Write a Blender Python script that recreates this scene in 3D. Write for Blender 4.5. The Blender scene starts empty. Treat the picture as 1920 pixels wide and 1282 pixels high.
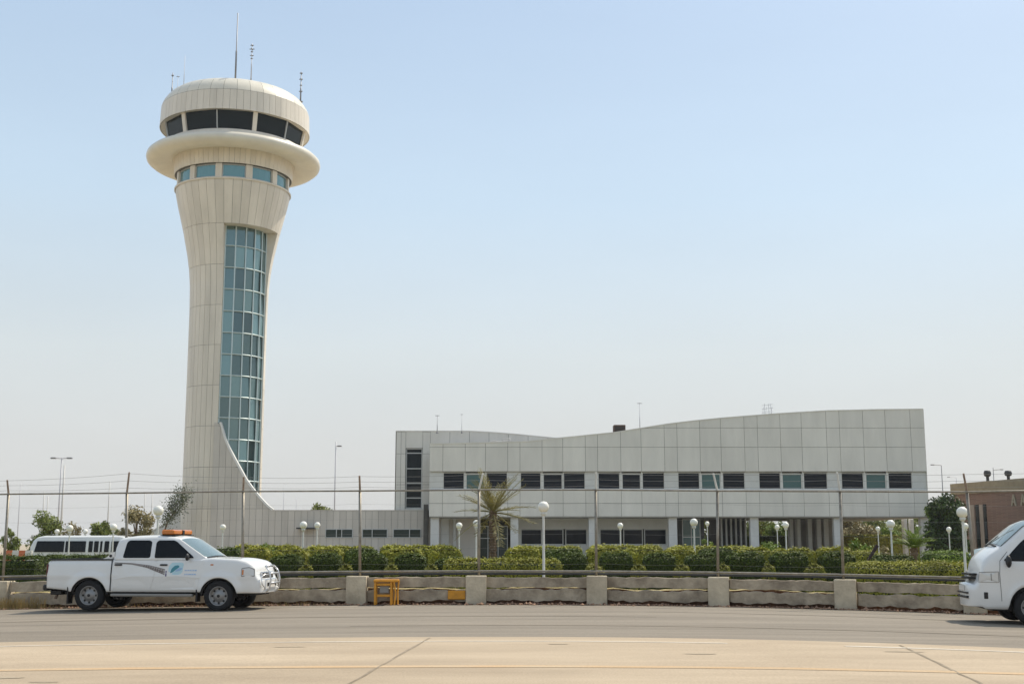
import bpy, math, random
from mathutils import Vector
R=math.radians; S=math.sin; Cc=math.cos; PI=math.pi
random.seed(7)
sc=bpy.context.scene; col=sc.collection
# ---------------------------------------------------------------- camera, sky, sun, exposure
F=2300.0; PIT=math.atan(377/2300); H=1.5
cam=bpy.data.cameras.new('camera'); cam.sensor_width=36; cam.lens=36*F/1920; cam.clip_end=6000
co=bpy.data.objects.new('camera',cam); col.objects.link(co); co.location=(0,0,H); co.rotation_euler=(PI/2+PIT,0,0); sc.camera=co
SUN_EL=R(54); SUN_AZ=R(52)
w=bpy.data.worlds.new('World'); sc.world=w; w.use_nodes=True; nt=w.node_tree; nt.nodes.clear()
sky=nt.nodes.new('ShaderNodeTexSky'); sky.sky_type='NISHITA'; sky.sun_disc=False; sky.sun_elevation=SUN_EL; sky.sun_rotation=SUN_AZ
sky.air_density=1.0; sky.dust_density=2.6; sky.ozone_density=2.0; sky.altitude=0
bg=nt.nodes.new('ShaderNodeBackground'); bg.inputs[1].default_value=0.094
out=nt.nodes.new('ShaderNodeOutputWorld')
wt=nt.nodes.new('ShaderNodeTexCoord'); sp3=nt.nodes.new('ShaderNodeSeparateXYZ'); nt.links.new(wt.outputs['Generated'],sp3.inputs[0])
# hazy air: the sky pales to a dusty grey-white towards the horizon
def ramp(pts):
    q=nt.nodes.new('ShaderNodeValToRGB'); e=q.color_ramp.elements
    while len(e)<len(pts): e.new(.5)
    for k,(p,c) in enumerate(pts): e[k].position=p; e[k].color=(*c,1)
    nt.links.new(sp3.outputs['Z'],q.inputs[0]); return q
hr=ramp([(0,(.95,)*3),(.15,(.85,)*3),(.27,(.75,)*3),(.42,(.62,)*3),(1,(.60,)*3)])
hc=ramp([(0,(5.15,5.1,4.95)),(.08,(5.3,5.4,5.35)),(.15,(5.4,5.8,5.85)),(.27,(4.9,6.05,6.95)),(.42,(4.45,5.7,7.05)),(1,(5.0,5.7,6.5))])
cn=nt.nodes.new('ShaderNodeTexNoise'); cn.inputs['Scale'].default_value=2.2; cn.inputs['Detail'].default_value=5; cm=nt.nodes.new('ShaderNodeMapping'); cm.inputs['Scale'].default_value=(1,1,4)
nt.links.new(wt.outputs['Generated'],cm.inputs[0]); nt.links.new(cm.outputs[0],cn.inputs['Vector'])
cr=nt.nodes.new('ShaderNodeMapRange'); cr.inputs[1].default_value=.3; cr.inputs[2].default_value=.7; cr.inputs[3].default_value=.965; cr.inputs[4].default_value=1.035; nt.links.new(cn.outputs['Fac'],cr.inputs[0])
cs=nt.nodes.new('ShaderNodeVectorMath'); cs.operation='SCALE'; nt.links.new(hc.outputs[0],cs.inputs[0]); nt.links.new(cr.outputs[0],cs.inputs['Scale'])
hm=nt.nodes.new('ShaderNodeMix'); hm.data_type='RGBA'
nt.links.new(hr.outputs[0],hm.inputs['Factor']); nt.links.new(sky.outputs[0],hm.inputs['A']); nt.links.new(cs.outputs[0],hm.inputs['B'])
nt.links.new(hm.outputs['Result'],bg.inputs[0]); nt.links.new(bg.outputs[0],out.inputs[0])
sl=bpy.data.lights.new('sun','SUN'); sl.energy=2.95; sl.angle=R(0.6); sl.color=(1,0.92,0.78)
so=bpy.data.objects.new('sun',sl); col.objects.link(so)
sd=Vector((S(SUN_AZ)*Cc(SUN_EL),Cc(SUN_AZ)*Cc(SUN_EL),S(SUN_EL)))
so.rotation_euler=sd.to_track_quat('Z','Y').to_euler(); so.location=(30,30,60)
vs=sc.view_settings; vs.view_transform='Standard'; vs.look='None'; vs.exposure=0.55; vs.gamma=1
# ---------------------------------------------------------------- helpers
def U(px,py,Y):
    a=(px-960)/F; b=(641-py)/F
    t=Y/(Cc(PIT)-b*S(PIT)); return a*t, H+(S(PIT)+b*Cc(PIT))*t
def gz(x,y=0):
    x=min(abs(x),16.0); return -0.0009*x*x
class MB:
    def __init__(s): s.v=[]; s.f=[]; s.m=[]; s.sm=[]; s.mi=0; s.smooth=False
    def add(s,vs,fs):
        b=len(s.v); s.v+= [tuple(p) for p in vs]
        for f in fs: s.f.append([i+b for i in f]); s.m.append(s.mi); s.sm.append(s.smooth)
        return s
    def box(s,x0,x1,y0,y1,z0,z1):
        return s.add([(x0,y0,z0),(x1,y0,z0),(x1,y1,z0),(x0,y1,z0),(x0,y0,z1),(x1,y0,z1),(x1,y1,z1),(x0,y1,z1)],
            [(0,3,2,1),(4,5,6,7),(0,1,5,4),(1,2,6,5),(2,3,7,6),(3,0,4,7)])
    def bbox(s,x0,x1,y0,y1,z0,z1,c=.02):   # chamfered box
        X=(x0,x0+c,x1-c,x1);Y=(y0,y0+c,y1-c,y1);Z=(z0,z0+c,z1-c,z1)
        idx={};vs=[]
        def g(i,j,k):
            n=(i in(0,3))+(j in(0,3))+(k in(0,3))
            key=(i,j,k)
            if key not in idx: idx[key]=len(vs); vs.append((X[i],Y[j],Z[k]))
            return idx[key]
        fs=[]
        for a in (0,3):
            fs.append([g(a,1,1),g(a,2,1),g(a,2,2),g(a,1,2)]); fs.append([g(1,a,1),g(2,a,1),g(2,a,2),g(1,a,2)]); fs.append([g(1,1,a),g(2,1,a),g(2,2,a),g(1,2,a)])
        n={0:1,3:2}
        for a in (0,3):
            for b in (0,3):
                fs.append([g(a,n[b],1),g(a,n[b],2),g(n[a],b,2),g(n[a],b,1)])
                fs.append([g(a,1,n[b]),g(a,2,n[b]),g(n[a],2,b),g(n[a],1,b)])
                fs.append([g(1,a,n[b]),g(2,a,n[b]),g(2,n[a],b),g(1,n[a],b)])
                for c2 in (0,3): fs.append([g(a,n[b],n[c2]),g(n[a],b,n[c2]),g(n[a],n[b],c2)])
        return s.add(vs,fs)
    def cyl(s,p0,p1,r0,r1=None,n=10,caps=True):
        if r1 is None: r1=r0
        p0=Vector(p0);p1=Vector(p1);d=(p1-p0).normalized()
        a=d.orthogonal().normalized();b=d.cross(a)
        vs=[];
        for p,r in ((p0,r0),(p1,r1)):
            for i in range(n):
                t=2*PI*i/n; vs.append(p+a*(r*Cc(t))+b*(r*S(t)))
        fs=[(i,(i+1)%n,n+(i+1)%n,n+i) for i in range(n)]
        if caps: fs+= [tuple(range(n-1,-1,-1)),tuple(range(n,2*n))]
        return s.add(vs,fs)
    def tube(s,pts,r,n=8):
        pts=[Vector(p) for p in pts]; rr=r if isinstance(r,(list,tuple)) else [r]*len(pts)
        vs=[];fs=[];a=None
        for k,p in enumerate(pts):
            d=(pts[min(k+1,len(pts)-1)]-pts[max(k-1,0)]).normalized()
            if a is None: a=d.orthogonal().normalized()
            a=(a-d*a.dot(d)).normalized(); b=d.cross(a)
            for i in range(n):
                t=2*PI*i/n; vs.append(p+a*(rr[k]*Cc(t))+b*(rr[k]*S(t)))
        for k in range(len(pts)-1):
            for i in range(n): fs.append((k*n+i,k*n+(i+1)%n,(k+1)*n+(i+1)%n,(k+1)*n+i))
        fs.append(tuple(range(n-1,-1,-1))); fs.append(tuple(range((len(pts)-1)*n,len(pts)*n)))
        return s.add(vs,fs)
    def lathe(s,prof,c=(0,0,0),n=24,axis='z',a0=0,a1=2*PI):
        full=abs(a1-a0-2*PI)<1e-6; m=n if full else n+1
        vs=[];fs=[]
        for (r,z) in prof:
            for i in range(m):
                t=a0+(a1-a0)*i/n
                p=(r*S(t),-r*Cc(t),z) if axis=='z' else (r*Cc(t),z,r*S(t))
                vs.append((c[0]+p[0],c[1]+p[1],c[2]+p[2]))
        for k in range(len(prof)-1):
            for i in range(n):
                j=(i+1)%m; fs.append((k*m+i,k*m+j,(k+1)*m+j,(k+1)*m+i))
        return s.add(vs,fs)
    def sphere(s,c,r,n=16,m=10,sq=(1,1,1)):
        prof=[(max(r*S(PI*k/m),1e-4),-r*Cc(PI*k/m)) for k in range(m+1)]
        b=len(s.v); s.lathe(prof,(0,0,0),n)
        for i in range(b,len(s.v)):
            p=s.v[i]; s.v[i]=(c[0]+p[0]*sq[0],c[1]+p[1]*sq[1],c[2]+p[2]*sq[2])
        return s
    def prism(s,poly,y0,y1):   # polygon in x,z pushed along y
        n=len(poly); vs=[(x,y0,z) for x,z in poly]+[(x,y1,z) for x,z in poly]
        fs=[tuple(range(n)),tuple(range(2*n-1,n-1,-1))]+[(i,n+i,n+(i+1)%n,(i+1)%n) for i in range(n)]
        return s.add(vs,fs)
    def build(s,name,mat,parent=None,world=False,loc=None):
        me=bpy.data.meshes.new(name)
        vs=s.v
        if world and parent is not None:
            o=parent
            off=Vector((0,0,0))
            while o is not None: off+=o.location; o=o.parent
            vs=[(p[0]-off.x,p[1]-off.y,p[2]-off.z) for p in vs]
        elif world and loc is not None:
            vs=[(p[0]-loc[0],p[1]-loc[1],p[2]-loc[2]) for p in vs]
        me.from_pydata(vs,[],s.f)
        for m in (mat if isinstance(mat,(list,tuple)) else [mat]): me.materials.append(m)
        me.polygons.foreach_set('material_index',s.m); me.polygons.foreach_set('use_smooth',s.sm)
        me.update()
        o=bpy.data.objects.new(name,me); col.objects.link(o)
        if loc is not None: o.location=loc
        if parent is not None: o.parent=parent
        return o
def thing(name,label,cat,loc=(0,0,0),rz=0,group=None):
    o=bpy.data.objects.new(name,None); col.objects.link(o); o.location=loc; o.rotation_euler=(0,0,rz); o.empty_display_size=.3
    o['label']=label; o['category']=cat
    if group: o['group']=group
    return o
def tag(o,label,cat,group=None):
    o['label']=label; o['category']=cat
    if group: o['group']=group
    return o
def kind(o,k='structure'): o['kind']=k; return o
def dup(root,loc,rz=None,label=None,group=None,scale=None):
    r=root.copy(); col.objects.link(r); r.location=loc
    if rz is not None: r.rotation_euler=(0,0,rz)
    if label: r['label']=label
    if group: r['group']=group
    if scale: r.scale=scale
    for ch in list(root.children):
        c=ch.copy(); col.objects.link(c); c.parent=r
        for g in ch.children:
            d=g.copy(); col.objects.link(d); d.parent=c
    return r
ORD=['first','second','third','fourth','fifth','sixth','seventh','eighth','ninth','tenth','eleventh','twelfth','thirteenth','fourteenth','fifteenth','sixteenth','seventeenth','eighteenth','nineteenth','twentieth']
# ---------------------------------------------------------------- materials
def mat(name,c,rough=.7,metal=0,noise=0,scale=4,c2=None,bump=0,bscale=None,isl=0,spec=.5,coat=0,stretch=None,alpha=None):
    m=bpy.data.materials.new(name); m.use_nodes=True; t=m.node_tree; n=t.nodes; L=t.links
    b=n['Principled BSDF']; b.inputs['Roughness'].default_value=rough; b.inputs['Metallic'].default_value=metal
    b.inputs['Specular IOR Level'].default_value=spec; b.inputs['Coat Weight'].default_value=coat
    b.inputs['Base Color'].default_value=(*c,1)
    tc=n.new('ShaderNodeTexCoord'); src=tc.outputs['Object']
    if stretch:
        mp=n.new('ShaderNodeMapping'); mp.inputs['Scale'].default_value=stretch; L.new(src,mp.inputs[0]); src=mp.outputs[0]
    cur=None
    if noise or c2:
        nz=n.new('ShaderNodeTexNoise'); nz.inputs['Scale'].default_value=scale; nz.inputs['Detail'].default_value=6; nz.inputs['Roughness'].default_value=.65
        L.new(src,nz.inputs['Vector'])
        rp=n.new('ShaderNodeValToRGB'); rp.color_ramp.elements[0].position=.32; rp.color_ramp.elements[1].position=.68
        d=c2 or tuple(x*(1-noise) for x in c)
        rp.color_ramp.elements[0].color=(*d,1); rp.color_ramp.elements[1].color=(*[min(1,x*(1+noise*.5)) for x in c],1)
        L.new(nz.outputs['Fac'],rp.inputs[0]); cur=rp.outputs[0]
    if isl:
        g=n.new('ShaderNodeNewGeometry'); mr=n.new('ShaderNodeMapRange'); mr.inputs[3].default_value=1-isl; mr.inputs[4].default_value=1+isl
        L.new(g.outputs['Random Per Island'],mr.inputs[0])
        mx=n.new('ShaderNodeVectorMath'); mx.operation='SCALE'
        if cur: L.new(cur,mx.inputs[0])
        else: mx.inputs[0].default_value=c
        L.new(mr.outputs[0],mx.inputs['Scale']); cur=mx.outputs[0]
    if cur: L.new(cur,b.inputs['Base Color'])
    if bump:
        nb=n.new('ShaderNodeTexNoise'); nb.inputs['Scale'].default_value=bscale or scale*6; nb.inputs['Detail'].default_value=5; L.new(src,nb.inputs['Vector'])
        bp=n.new('ShaderNodeBump'); bp.inputs['Strength'].default_value=bump; bp.inputs['Distance'].default_value=.03
        L.new(nb.outputs['Fac'],bp.inputs['Height']); L.new(bp.outputs[0],b.inputs['Normal'])
    return m
def leafmat(name,c,c2,trans=.14):
    m=bpy.data.materials.new(name); m.use_nodes=True; t=m.node_tree; n=t.nodes; L=t.links
    b=n['Principled BSDF']; b.inputs['Roughness'].default_value=.6; b.inputs['Specular IOR Level'].default_value=.3
    g=n.new('ShaderNodeNewGeometry'); rp=n.new('ShaderNodeValToRGB')
    rp.color_ramp.elements[0].color=(*c,1); rp.color_ramp.elements[1].color=(*c2,1)
    L.new(g.outputs['Random Per Island'],rp.inputs[0]); 
    tc=n.new('ShaderNodeTexCoord'); nz=n.new('ShaderNodeTexNoise'); nz.inputs['Scale'].default_value=1.6; L.new(tc.outputs['Object'],nz.inputs['Vector'])
    mr=n.new('ShaderNodeMapRange'); mr.inputs[1].default_value=.3; mr.inputs[2].default_value=.7; mr.inputs[3].default_value=.6; mr.inputs[4].default_value=1.35; L.new(nz.outputs['Fac'],mr.inputs[0])
    mx=n.new('ShaderNodeVectorMath'); mx.operation='SCALE'; L.new(rp.outputs[0],mx.inputs[0]); L.new(mr.outputs[0],mx.inputs['Scale'])
    L.new(mx.outputs[0],b.inputs['Base Color'])
    tr=n.new('ShaderNodeBsdfTranslucent'); L.new(mx.outputs[0],tr.inputs[0])
    ms=n.new('ShaderNodeMixShader'); ms.inputs[0].default_value=trans
    L.new(b.outputs[0],ms.inputs[1]); L.new(tr.outputs[0],ms.inputs[2]); L.new(ms.outputs[0],n['Material Output'].inputs[0])
    return m
M={}
M['clad']=mat('cladding_panel',(.71,.685,.63),.45,0,.10,.7,isl=.045,spec=.5,stretch=(1,1,.25))
M['tclad']=mat('tower_panel',(.73,.665,.565),.42,0,.13,.8,isl=.06,spec=.5,stretch=(1,1,.2))
M['lclad']=mat('link_panel',(.58,.535,.475),.5,0,.12,.6,isl=.07,stretch=(1,1,.25))
M['gap']=mat('joint_dark',(.10,.095,.085),.8)
M['ring']=mat('ring_panel',(.72,.67,.56),.38,0,.10,.6,spec=.5)
M['white']=mat('white_trim',(.72,.71,.68),.5,0,.06,2)
M['roofg']=mat('roof_grey',(.35,.34,.32),.8,0,.2,1)
M['pier']=mat('pier_grey',(.62,.62,.60),.6,0,.1,1)
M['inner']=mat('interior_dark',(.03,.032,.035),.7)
def glass(name,c,rough=.06,isl=.35,metal=0,ior=1.7):
    m=mat(name,c,rough,metal,isl=isl,spec=.6); m.node_tree.nodes['Principled BSDF'].inputs['IOR'].default_value=ior; return m
M['tglass']=glass('curtain_glass',(.135,.215,.22),.08,.5,.5)
M['cglass']=glass('cab_glass',(.008,.014,.017),.06,.3,0,1.22)
M['lglass']=glass('band_glass',(.12,.26,.28),.1,.25,.3)
M['bglass']=glass('navy_glass',(.005,.009,.016),.10,.4,0,1.22)
M['gglass']=glass('teal_glass',(.03,.10,.10),.12,.3,0,1.5)
M['mull']=mat('mullion',(.55,.64,.64),.4,.2)
M['alu']=mat('aluminium_frame',(.50,.51,.50),.4,.2)
M['galv']=mat('galvanised_steel',(.30,.27,.22),.5,.5,.35,6)
M['wire']=mat('wire_steel',(.32,.31,.29),.5,.5)
M['rust']=mat('rusty_arm',(.30,.22,.16),.7,.2,.4,8)
M['conc']=mat('weathered_concrete',(.44,.365,.265),.9,0,.3,2.2,c2=(.22,.175,.125),bump=.5,bscale=14)
M['concb']=mat('block_concrete',(.56,.48,.35),.9,0,.3,2.0,c2=(.38,.32,.23),bump=.4,bscale=16)
M['lampw']=mat('white_pole_paint',(.66,.66,.62),.45,0,.15,4)
M['globe']=mat('opal_globe',(.82,.80,.72),.3,spec=.5)
M['yellow']=mat('yellow_paint',(.62,.27,.015),.5,0,.25,6)
M['mast']=mat('mast_pale',(.55,.54,.51),.6,.1)
M['darkm']=mat('dark_metal',(.05,.05,.05),.6,.3)
M['antm']=mat('antenna_metal',(.22,.22,.23),.5,.4)
M['antp']=mat('antenna_pale',(.50,.50,.52),.5,.1)
M['bark']=mat('bark',(.16,.11,.07),.95,0,.4,5,bump=.8,bscale=20)
M['barkp']=mat('palm_trunk',(.20,.14,.09),.95,0,.45,7,bump=1,bscale=16,c2=(.10,.065,.04))
M['hedge']=leafmat('hedge_leaf',(.028,.048,.006),(.105,.145,.014))
M['hedgey']=leafmat('hedge_leaf_pale',(.18,.20,.02),(.36,.34,.04))
M['hcore']=mat('hedge_core',(.02,.035,.008),.95)
M['leafd']=leafmat('tree_leaf_dark',(.022,.045,.012),(.07,.11,.022))
M['leafg']=leafmat('tree_leaf_green',(.13,.16,.035),(.27,.30,.08))
M['leafb']=leafmat('tree_leaf_brown',(.19,.16,.07),(.34,.28,.14))
M['leafv']=leafmat('tree_leaf_vivid',(.09,.15,.018),(.21,.28,.04))
M['leafgr']=leafmat('tree_leaf_grey',(.12,.14,.08),(.22,.24,.15))
M['palm']=leafmat('palm_frond',(.17,.15,.05),(.31,.27,.11))
M['brick']=None
def brick():
    m=mat('pink_brick',(.2,.1,.08),.9); t=m.node_tree; n=t.nodes
    b=n.new('ShaderNodeTexBrick'); b.inputs['Color1'].default_value=(.235,.145,.115,1); b.inputs['Color2'].default_value=(.165,.10,.08,1); b.inputs['Mortar'].default_value=(.23,.16,.125,1)
    b.inputs['Scale'].default_value=1; b.inputs['Mortar Size'].default_value=.02; b.inputs['Brick Width'].default_value=.3; b.inputs['Row Height'].default_value=.1
    tc=n.new('ShaderNodeTexCoord'); mp=n.new('ShaderNodeMapping'); mp.inputs['Rotation'].default_value=(PI/2,0,0); t.links.new(tc.outputs['Object'],mp.inputs[0]); t.links.new(mp.outputs[0],b.inputs['Vector'])
    t.links.new(b.outputs[0],n['Principled BSDF'].inputs['Base Color']); return m
M['brick']=brick()
M['tanc']=mat('tan_coping',(.30,.25,.17),.9,0,.2,2)
M['paint']=mat('white_car_paint',(.74,.74,.72),.22,0,.03,3,spec=.5,coat=.6)
M['cglas']=mat('car_glass_dark',(.004,.005,.007),.08,spec=.2)
M['wsh']=mat('windscreen_glass',(.13,.19,.19),.05,.25,spec=.8)
M['black']=mat('black_plastic',(.012,.012,.013),.5)
M['rubber']=mat('tyre_rubber',(.010,.010,.011),.85,bump=.2,bscale=60)
M['rimm']=mat('steel_rim',(.27,.265,.26),.4,.5)
M['chrome']=mat('chrome',(.62,.62,.62),.3,.8)
M['amber']=mat('amber_lens',(.52,.15,.012),.2,coat=.5,isl=.15)
M['lens']=mat('headlamp_lens',(.62,.62,.60),.18,.1,spec=.8)
M['red']=mat('red_lens',(.35,.03,.02),.3)
M['tail']=mat('tail_lens_dark',(.10,.012,.01),.25)
M['stepg']=mat('grey_step',(.26,.25,.23),.5,.3)
M['decd']=mat('stripe_dark',(.15,.125,.115),.5); M['decb']=mat('emblem_pale',(.46,.66,.72),.4)
M['decm']=mat('stripe_grey',(.36,.335,.32),.5)
M['dect']=mat('emblem_teal',(.05,.24,.30),.4); M['decl']=mat('emblem_blue',(.30,.45,.66),.4); M['decv']=mat('stripe_violet',(.10,.07,.17),.4)
M['orange']=mat('orange_plastic',(.55,.14,.05),.6); M['plw']=mat('white_plastic',(.65,.62,.58),.6)
# ---------------------------------------------------------------- ground
def ground_mat(name,c,c2,scale,bump,bscale,streak=None,c3=None,patch=.35):
    m=bpy.data.materials.new(name); m.use_nodes=True; t=m.node_tree; n=t.nodes; L=t.links; b=n['Principled BSDF']; b.inputs['Roughness'].default_value=.9; b.inputs['Specular IOR Level'].default_value=.25
    tc=n.new('ShaderNodeTexCoord'); 
    mp=n.new('ShaderNodeMapping'); mp.inputs['Scale'].default_value=streak or (1,1,1); L.new(tc.outputs['Object'],mp.inputs[0])
    nz=n.new('ShaderNodeTexNoise'); nz.inputs['Scale'].default_value=scale; nz.inputs['Detail'].default_value=8; nz.inputs['Roughness'].default_value=.6; L.new(mp.outputs[0],nz.inputs['Vector'])
    rp=n.new('ShaderNodeValToRGB'); rp.color_ramp.elements[0].position=.35; rp.color_ramp.elements[1].position=.66
    rp.color_ramp.elements[0].color=(*c,1); rp.color_ramp.elements[1].color=(*c2,1); L.new(nz.outputs['Fac'],rp.inputs[0])
    n2=n.new('ShaderNodeTexNoise'); n2.inputs['Scale'].default_value=bscale; n2.inputs['Detail'].default_value=3; L.new(tc.outputs['Object'],n2.inputs['Vector'])
    mr=n.new('ShaderNodeMapRange'); mr.inputs[1].default_value=.3; mr.inputs[2].default_value=.7; mr.inputs[3].default_value=1-patch*.35; mr.inputs[4].default_value=1+patch*.35; L.new(n2.outputs['Fac'],mr.inputs[0])
    n3=n.new('ShaderNodeTexNoise'); n3.inputs['Scale'].default_value=.22; n3.inputs['Detail'].default_value=6; n3.inputs['Roughness'].default_value=.7; m2=n.new('ShaderNodeMapping'); m2.inputs['Scale'].default_value=tuple(max(.35,q)*(1.8 if k==1 else 1) for k,q in enumerate(streak)) if streak else (1,1,1); L.new(tc.outputs['Object'],m2.inputs[0]); L.new(m2.outputs[0],n3.inputs['Vector'])
    m3=n.new('ShaderNodeMapRange'); m3.inputs[1].default_value=.3; m3.inputs[2].default_value=.7; m3.inputs[3].default_value=1-patch*.3; m3.inputs[4].default_value=1+patch*.25; L.new(n3.outputs['Fac'],m3.inputs[0])
    mu=n.new('ShaderNodeMath'); mu.operation='MULTIPLY'; L.new(mr.outputs[0],mu.inputs[0]); L.new(m3.outputs[0],mu.inputs[1])
    v=n.new('ShaderNodeVectorMath'); v.operation='SCALE'; L.new(rp.outputs[0],v.inputs[0]); L.new(mu.outputs[0],v.inputs['Scale']); L.new(v.outputs[0],b.inputs['Base Color'])
    bp=n.new('ShaderNodeBump'); bp.inputs['Strength'].default_value=bump; bp.inputs['Distance'].default_value=.02; L.new(n2.outputs['Fac'],bp.inputs['Height']); L.new(bp.outputs[0],b.inputs['Normal'])
    return m
M['sand']=ground_mat('sandy_soil',(.34,.28,.20),(.44,.37,.27),.8,.4,8)
M['asph']=ground_mat('worn_asphalt',(.208,.178,.140),(.262,.225,.178),1.2,.3,55,(.12,1.3,1),patch=.55)
M['apron']=ground_mat('concrete_apron',(.36,.283,.198),(.465,.372,.264),.55,.25,40,(.35,1,1),patch=.38)
M['lawn']=ground_mat('garden_soil',(.17,.17,.08),(.27,.24,.14),1.2,.5,12)
M['lineo']=ground_mat('orange_line_paint',(.50,.325,.17),(.465,.375,.26),2.5,.1,30,(.3,1,1))
M['linew']=ground_mat('white_line_paint',(.60,.55,.46),(.50,.43,.34),2,.1,30,(.3,1,1))
M['crack']=ground_mat('joint_sealant',(.20,.16,.11),(.32,.26,.19),3,.1,30)
def yf(x): return 31.4-.02*x*x if x>0 else 31.4+.004*x*x
def yk(x): return 20.5-.027*x*x if x>0 else 20.5-.005*x*x
def ysc(x): return -.027*x*x if x>0 else -.005*x*x
def strip(name,m,f0,f1,x0,x1,dz,nx=60,ny=4):
    b=MB(); vs=[];fs=[]
    for i in range(nx+1):
        x=x0+(x1-x0)*i/nx
        for j in range(ny+1):
            y=f0(x)+(f1(x)-f0(x))*j/ny; vs.append((x,y,gz(x)+dz))
    for i in range(nx):
        for j in range(ny): a=i*(ny+1)+j; fs.append((a,a+ny+1,a+ny+2,a+1))
    b.add(vs,fs); return b.build(name,m)
# base ground sheet
b=MB(); xs=[-3000,-600,-120,-60,-30]+[-16+.8*i for i in range(41)]+[30,60,120,600,3000]; ys=[-300,0,6,12,20,30,40,60,100,200,600,3000]
vs_=[(x,y,gz(x)-.012) for x in xs for y in ys]; ny=len(ys)
b.add(vs_,[(i*ny+j,(i+1)*ny+j,(i+1)*ny+j+1,i*ny+j+1) for i in range(len(xs)-1) for j in range(ny-1)])
kind(b.build('ground',M['sand']))
cl=lambda f:(lambda x:f(max(-16,min(16,x))))
kind(strip('road',M['asph'],cl(lambda x:yk(x)-.3),cl(lambda x:yf(x)-.25),-60,60,-.006,150))
kind(strip('apron',M['apron'],lambda x:-8,cl(yk),-60,60,-.001,150,8))
kind(strip('lawn',M['lawn'],cl(lambda x:yf(x)+.35),lambda x:90,-60,60,-.006,150))
kind(strip('painted_line',M['lineo'],cl(lambda x:15.48+ysc(x)*.55),cl(lambda x:15.74+ysc(x)*.55),-30,30,.003,120,1))
kind(strip('painted_line',M['linew'],cl(lambda x:19.50+ysc(x)*.93),cl(lambda x:19.62+ysc(x)*.93),-30,3.3,.003,120,1))
kind(strip('painted_line',M['linew'],cl(lambda x:19.46+ysc(x)*.93),cl(lambda x:19.62+ysc(x)*.93),5.0,30,.003,80,1))
def gp(px,py,dz=0):
    X,Y=0,20
    for _ in range(6):
        z=gz(X)+dz; a=(px-960)/F; bb=(641-py)/F; t=(z-H)/(S(PIT)+bb*Cc(PIT)); X=a*t; Y=(Cc(PIT)-bb*S(PIT))*t
    return X,Y,z
def joint(p,q,w=.02):
    b=MB(); A=Vector(gp(*p)); B=Vector(gp(*q)); d=(B-A).normalized(); n=Vector((-d.y,d.x,0))*w
    N=14; vs=[];
    for k in range(N+1):
        P=A.lerp(B,k/N)+n*random.uniform(-.6,.6); P.z=gz(P.x)+.003; ww=random.uniform(.6,1.3)
        vs+= [P-n*ww,P+n*ww]
    b.add(vs,[(2*k,2*k+1,2*k+3,2*k+2) for k in range(N)]); kind(b.build('apron_joint',M['crack']))
M['stain']=ground_mat('oil_stain',(.30,.245,.175),(.40,.33,.235),3,.1,30); M['tyrem']=ground_mat('tyre_mark',(.19,.16,.122),(.235,.197,.152),6,.1,30,(.3,1,1))
random.seed(77)
b=MB()
for cx_,cy_,rx,ry in ((-6.0,14.6,.35,.10),(-5.2,14.1,.18,.06),(2.6,17.4,.22,.07),(5.6,18.0,.3,.06),(-3.3,18.6,.25,.05),(.7,19.0,.15,.05)):
    pts_=[(cx_+rx*Cc(a)*random.uniform(.75,1.2),cy_+ry*S(a)*random.uniform(.75,1.2)) for a in [2*PI*k/18 for k in range(18)]]
    b.add([(x,y,gz(x)+.0035) for x,y in pts_],[tuple(range(18))])
kind(b.build('apron_stain',M['stain']))
b=MB()
for y0,x0,x1,w_ in ((26.3,-16,3,.10),(23.4,-3,16,.09),(28.2,3,16,.08)):
    n_=60; vs=[]
    for k in range(n_+1):
        x=x0+(x1-x0)*k/n_; y=y0+ysc(x)*.9+.06*S(x*.4); ww=w_*(.3+.7*S(PI*k/n_)); vs+=[(x,y-ww,gz(x)-.002),(x,y+ww,gz(x)-.002)]
    b.add(vs,[(2*k,2*k+2,2*k+3,2*k+1) for k in range(n_)])
kind(b.build('tyre_marks',M['tyrem']))
joint((806,1195),(600,1313)); joint((1688,1209),(1900,1310))
# ---------------------------------------------------------------- control tower
CX,CY=-24.2,103.0; BE=math.atan2(24.2,103.0)
tw=thing('control_tower','tall pale panelled control tower with flared neck, round cab and overhanging ring','tower',(CX,CY,0))
def tp(r,phi,z): a=phi+BE; return (r*S(a),-r*Cc(a),z)
SHAFT=[(3.22,-.3),(3.22,4.25),(3.22,7.6),(3.22,11.0),(3.22,14.3),(3.23,17.7),(3.25,21.0),(3.30,23.0),(3.42,24.4),(3.62,25.7),(3.85,26.8),(4.03,27.7),(4.27,28.7),(4.52,29.7),(4.72,30.6),(4.84,31.2),(4.86,31.42)]
def rat(z,prof=SHAFT):
    for (r0,z0),(r1,z1) in zip(prof,prof[1:]):
        if z<=z1: return r0+(r1-r0)*(z-z0)/(z1-z0)
    return prof[-1][0]
def patch(b,phi0,phi1,z0,z1,rf,nz,off=0,na=2,gap=.012,skirt=.04):
    # curved slab panel with its edges turned in
    rm=rf((z0+z1)/2); g=gap/rm; phi0+=g; phi1-=g; z0+=gap; z1-=gap
    vs=[];fs=[]; m=na+1
    for k in range(nz+1):
        z=z0+(z1-z0)*k/nz
        for i in range(m): vs.append(tp(rf(z)+off,phi0+(phi1-phi0)*i/na,z))
    for k in range(nz):
        for i in range(na): fs.append((k*m+i,k*m+i+1,(k+1)*m+i+1,(k+1)*m+i))
    ring=[i for i in range(m)]+[k*m+na for k in range(1,nz+1)]+[nz*m+i for i in range(na-1,-1,-1)]+[k*m for k in range(nz-1,0,-1)]
    base=len(vs)
    for i in ring:
        x,y,z=vs[i]; r=math.hypot(x,y); s=(r-skirt)/r; vs.append((x*s,y*s,z))
    n=len(ring)
    for i in range(n): fs.append((ring[i],base+i,base+(i+1)%n,ring[(i+1)%n]))
    b.add(vs,fs)
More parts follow.
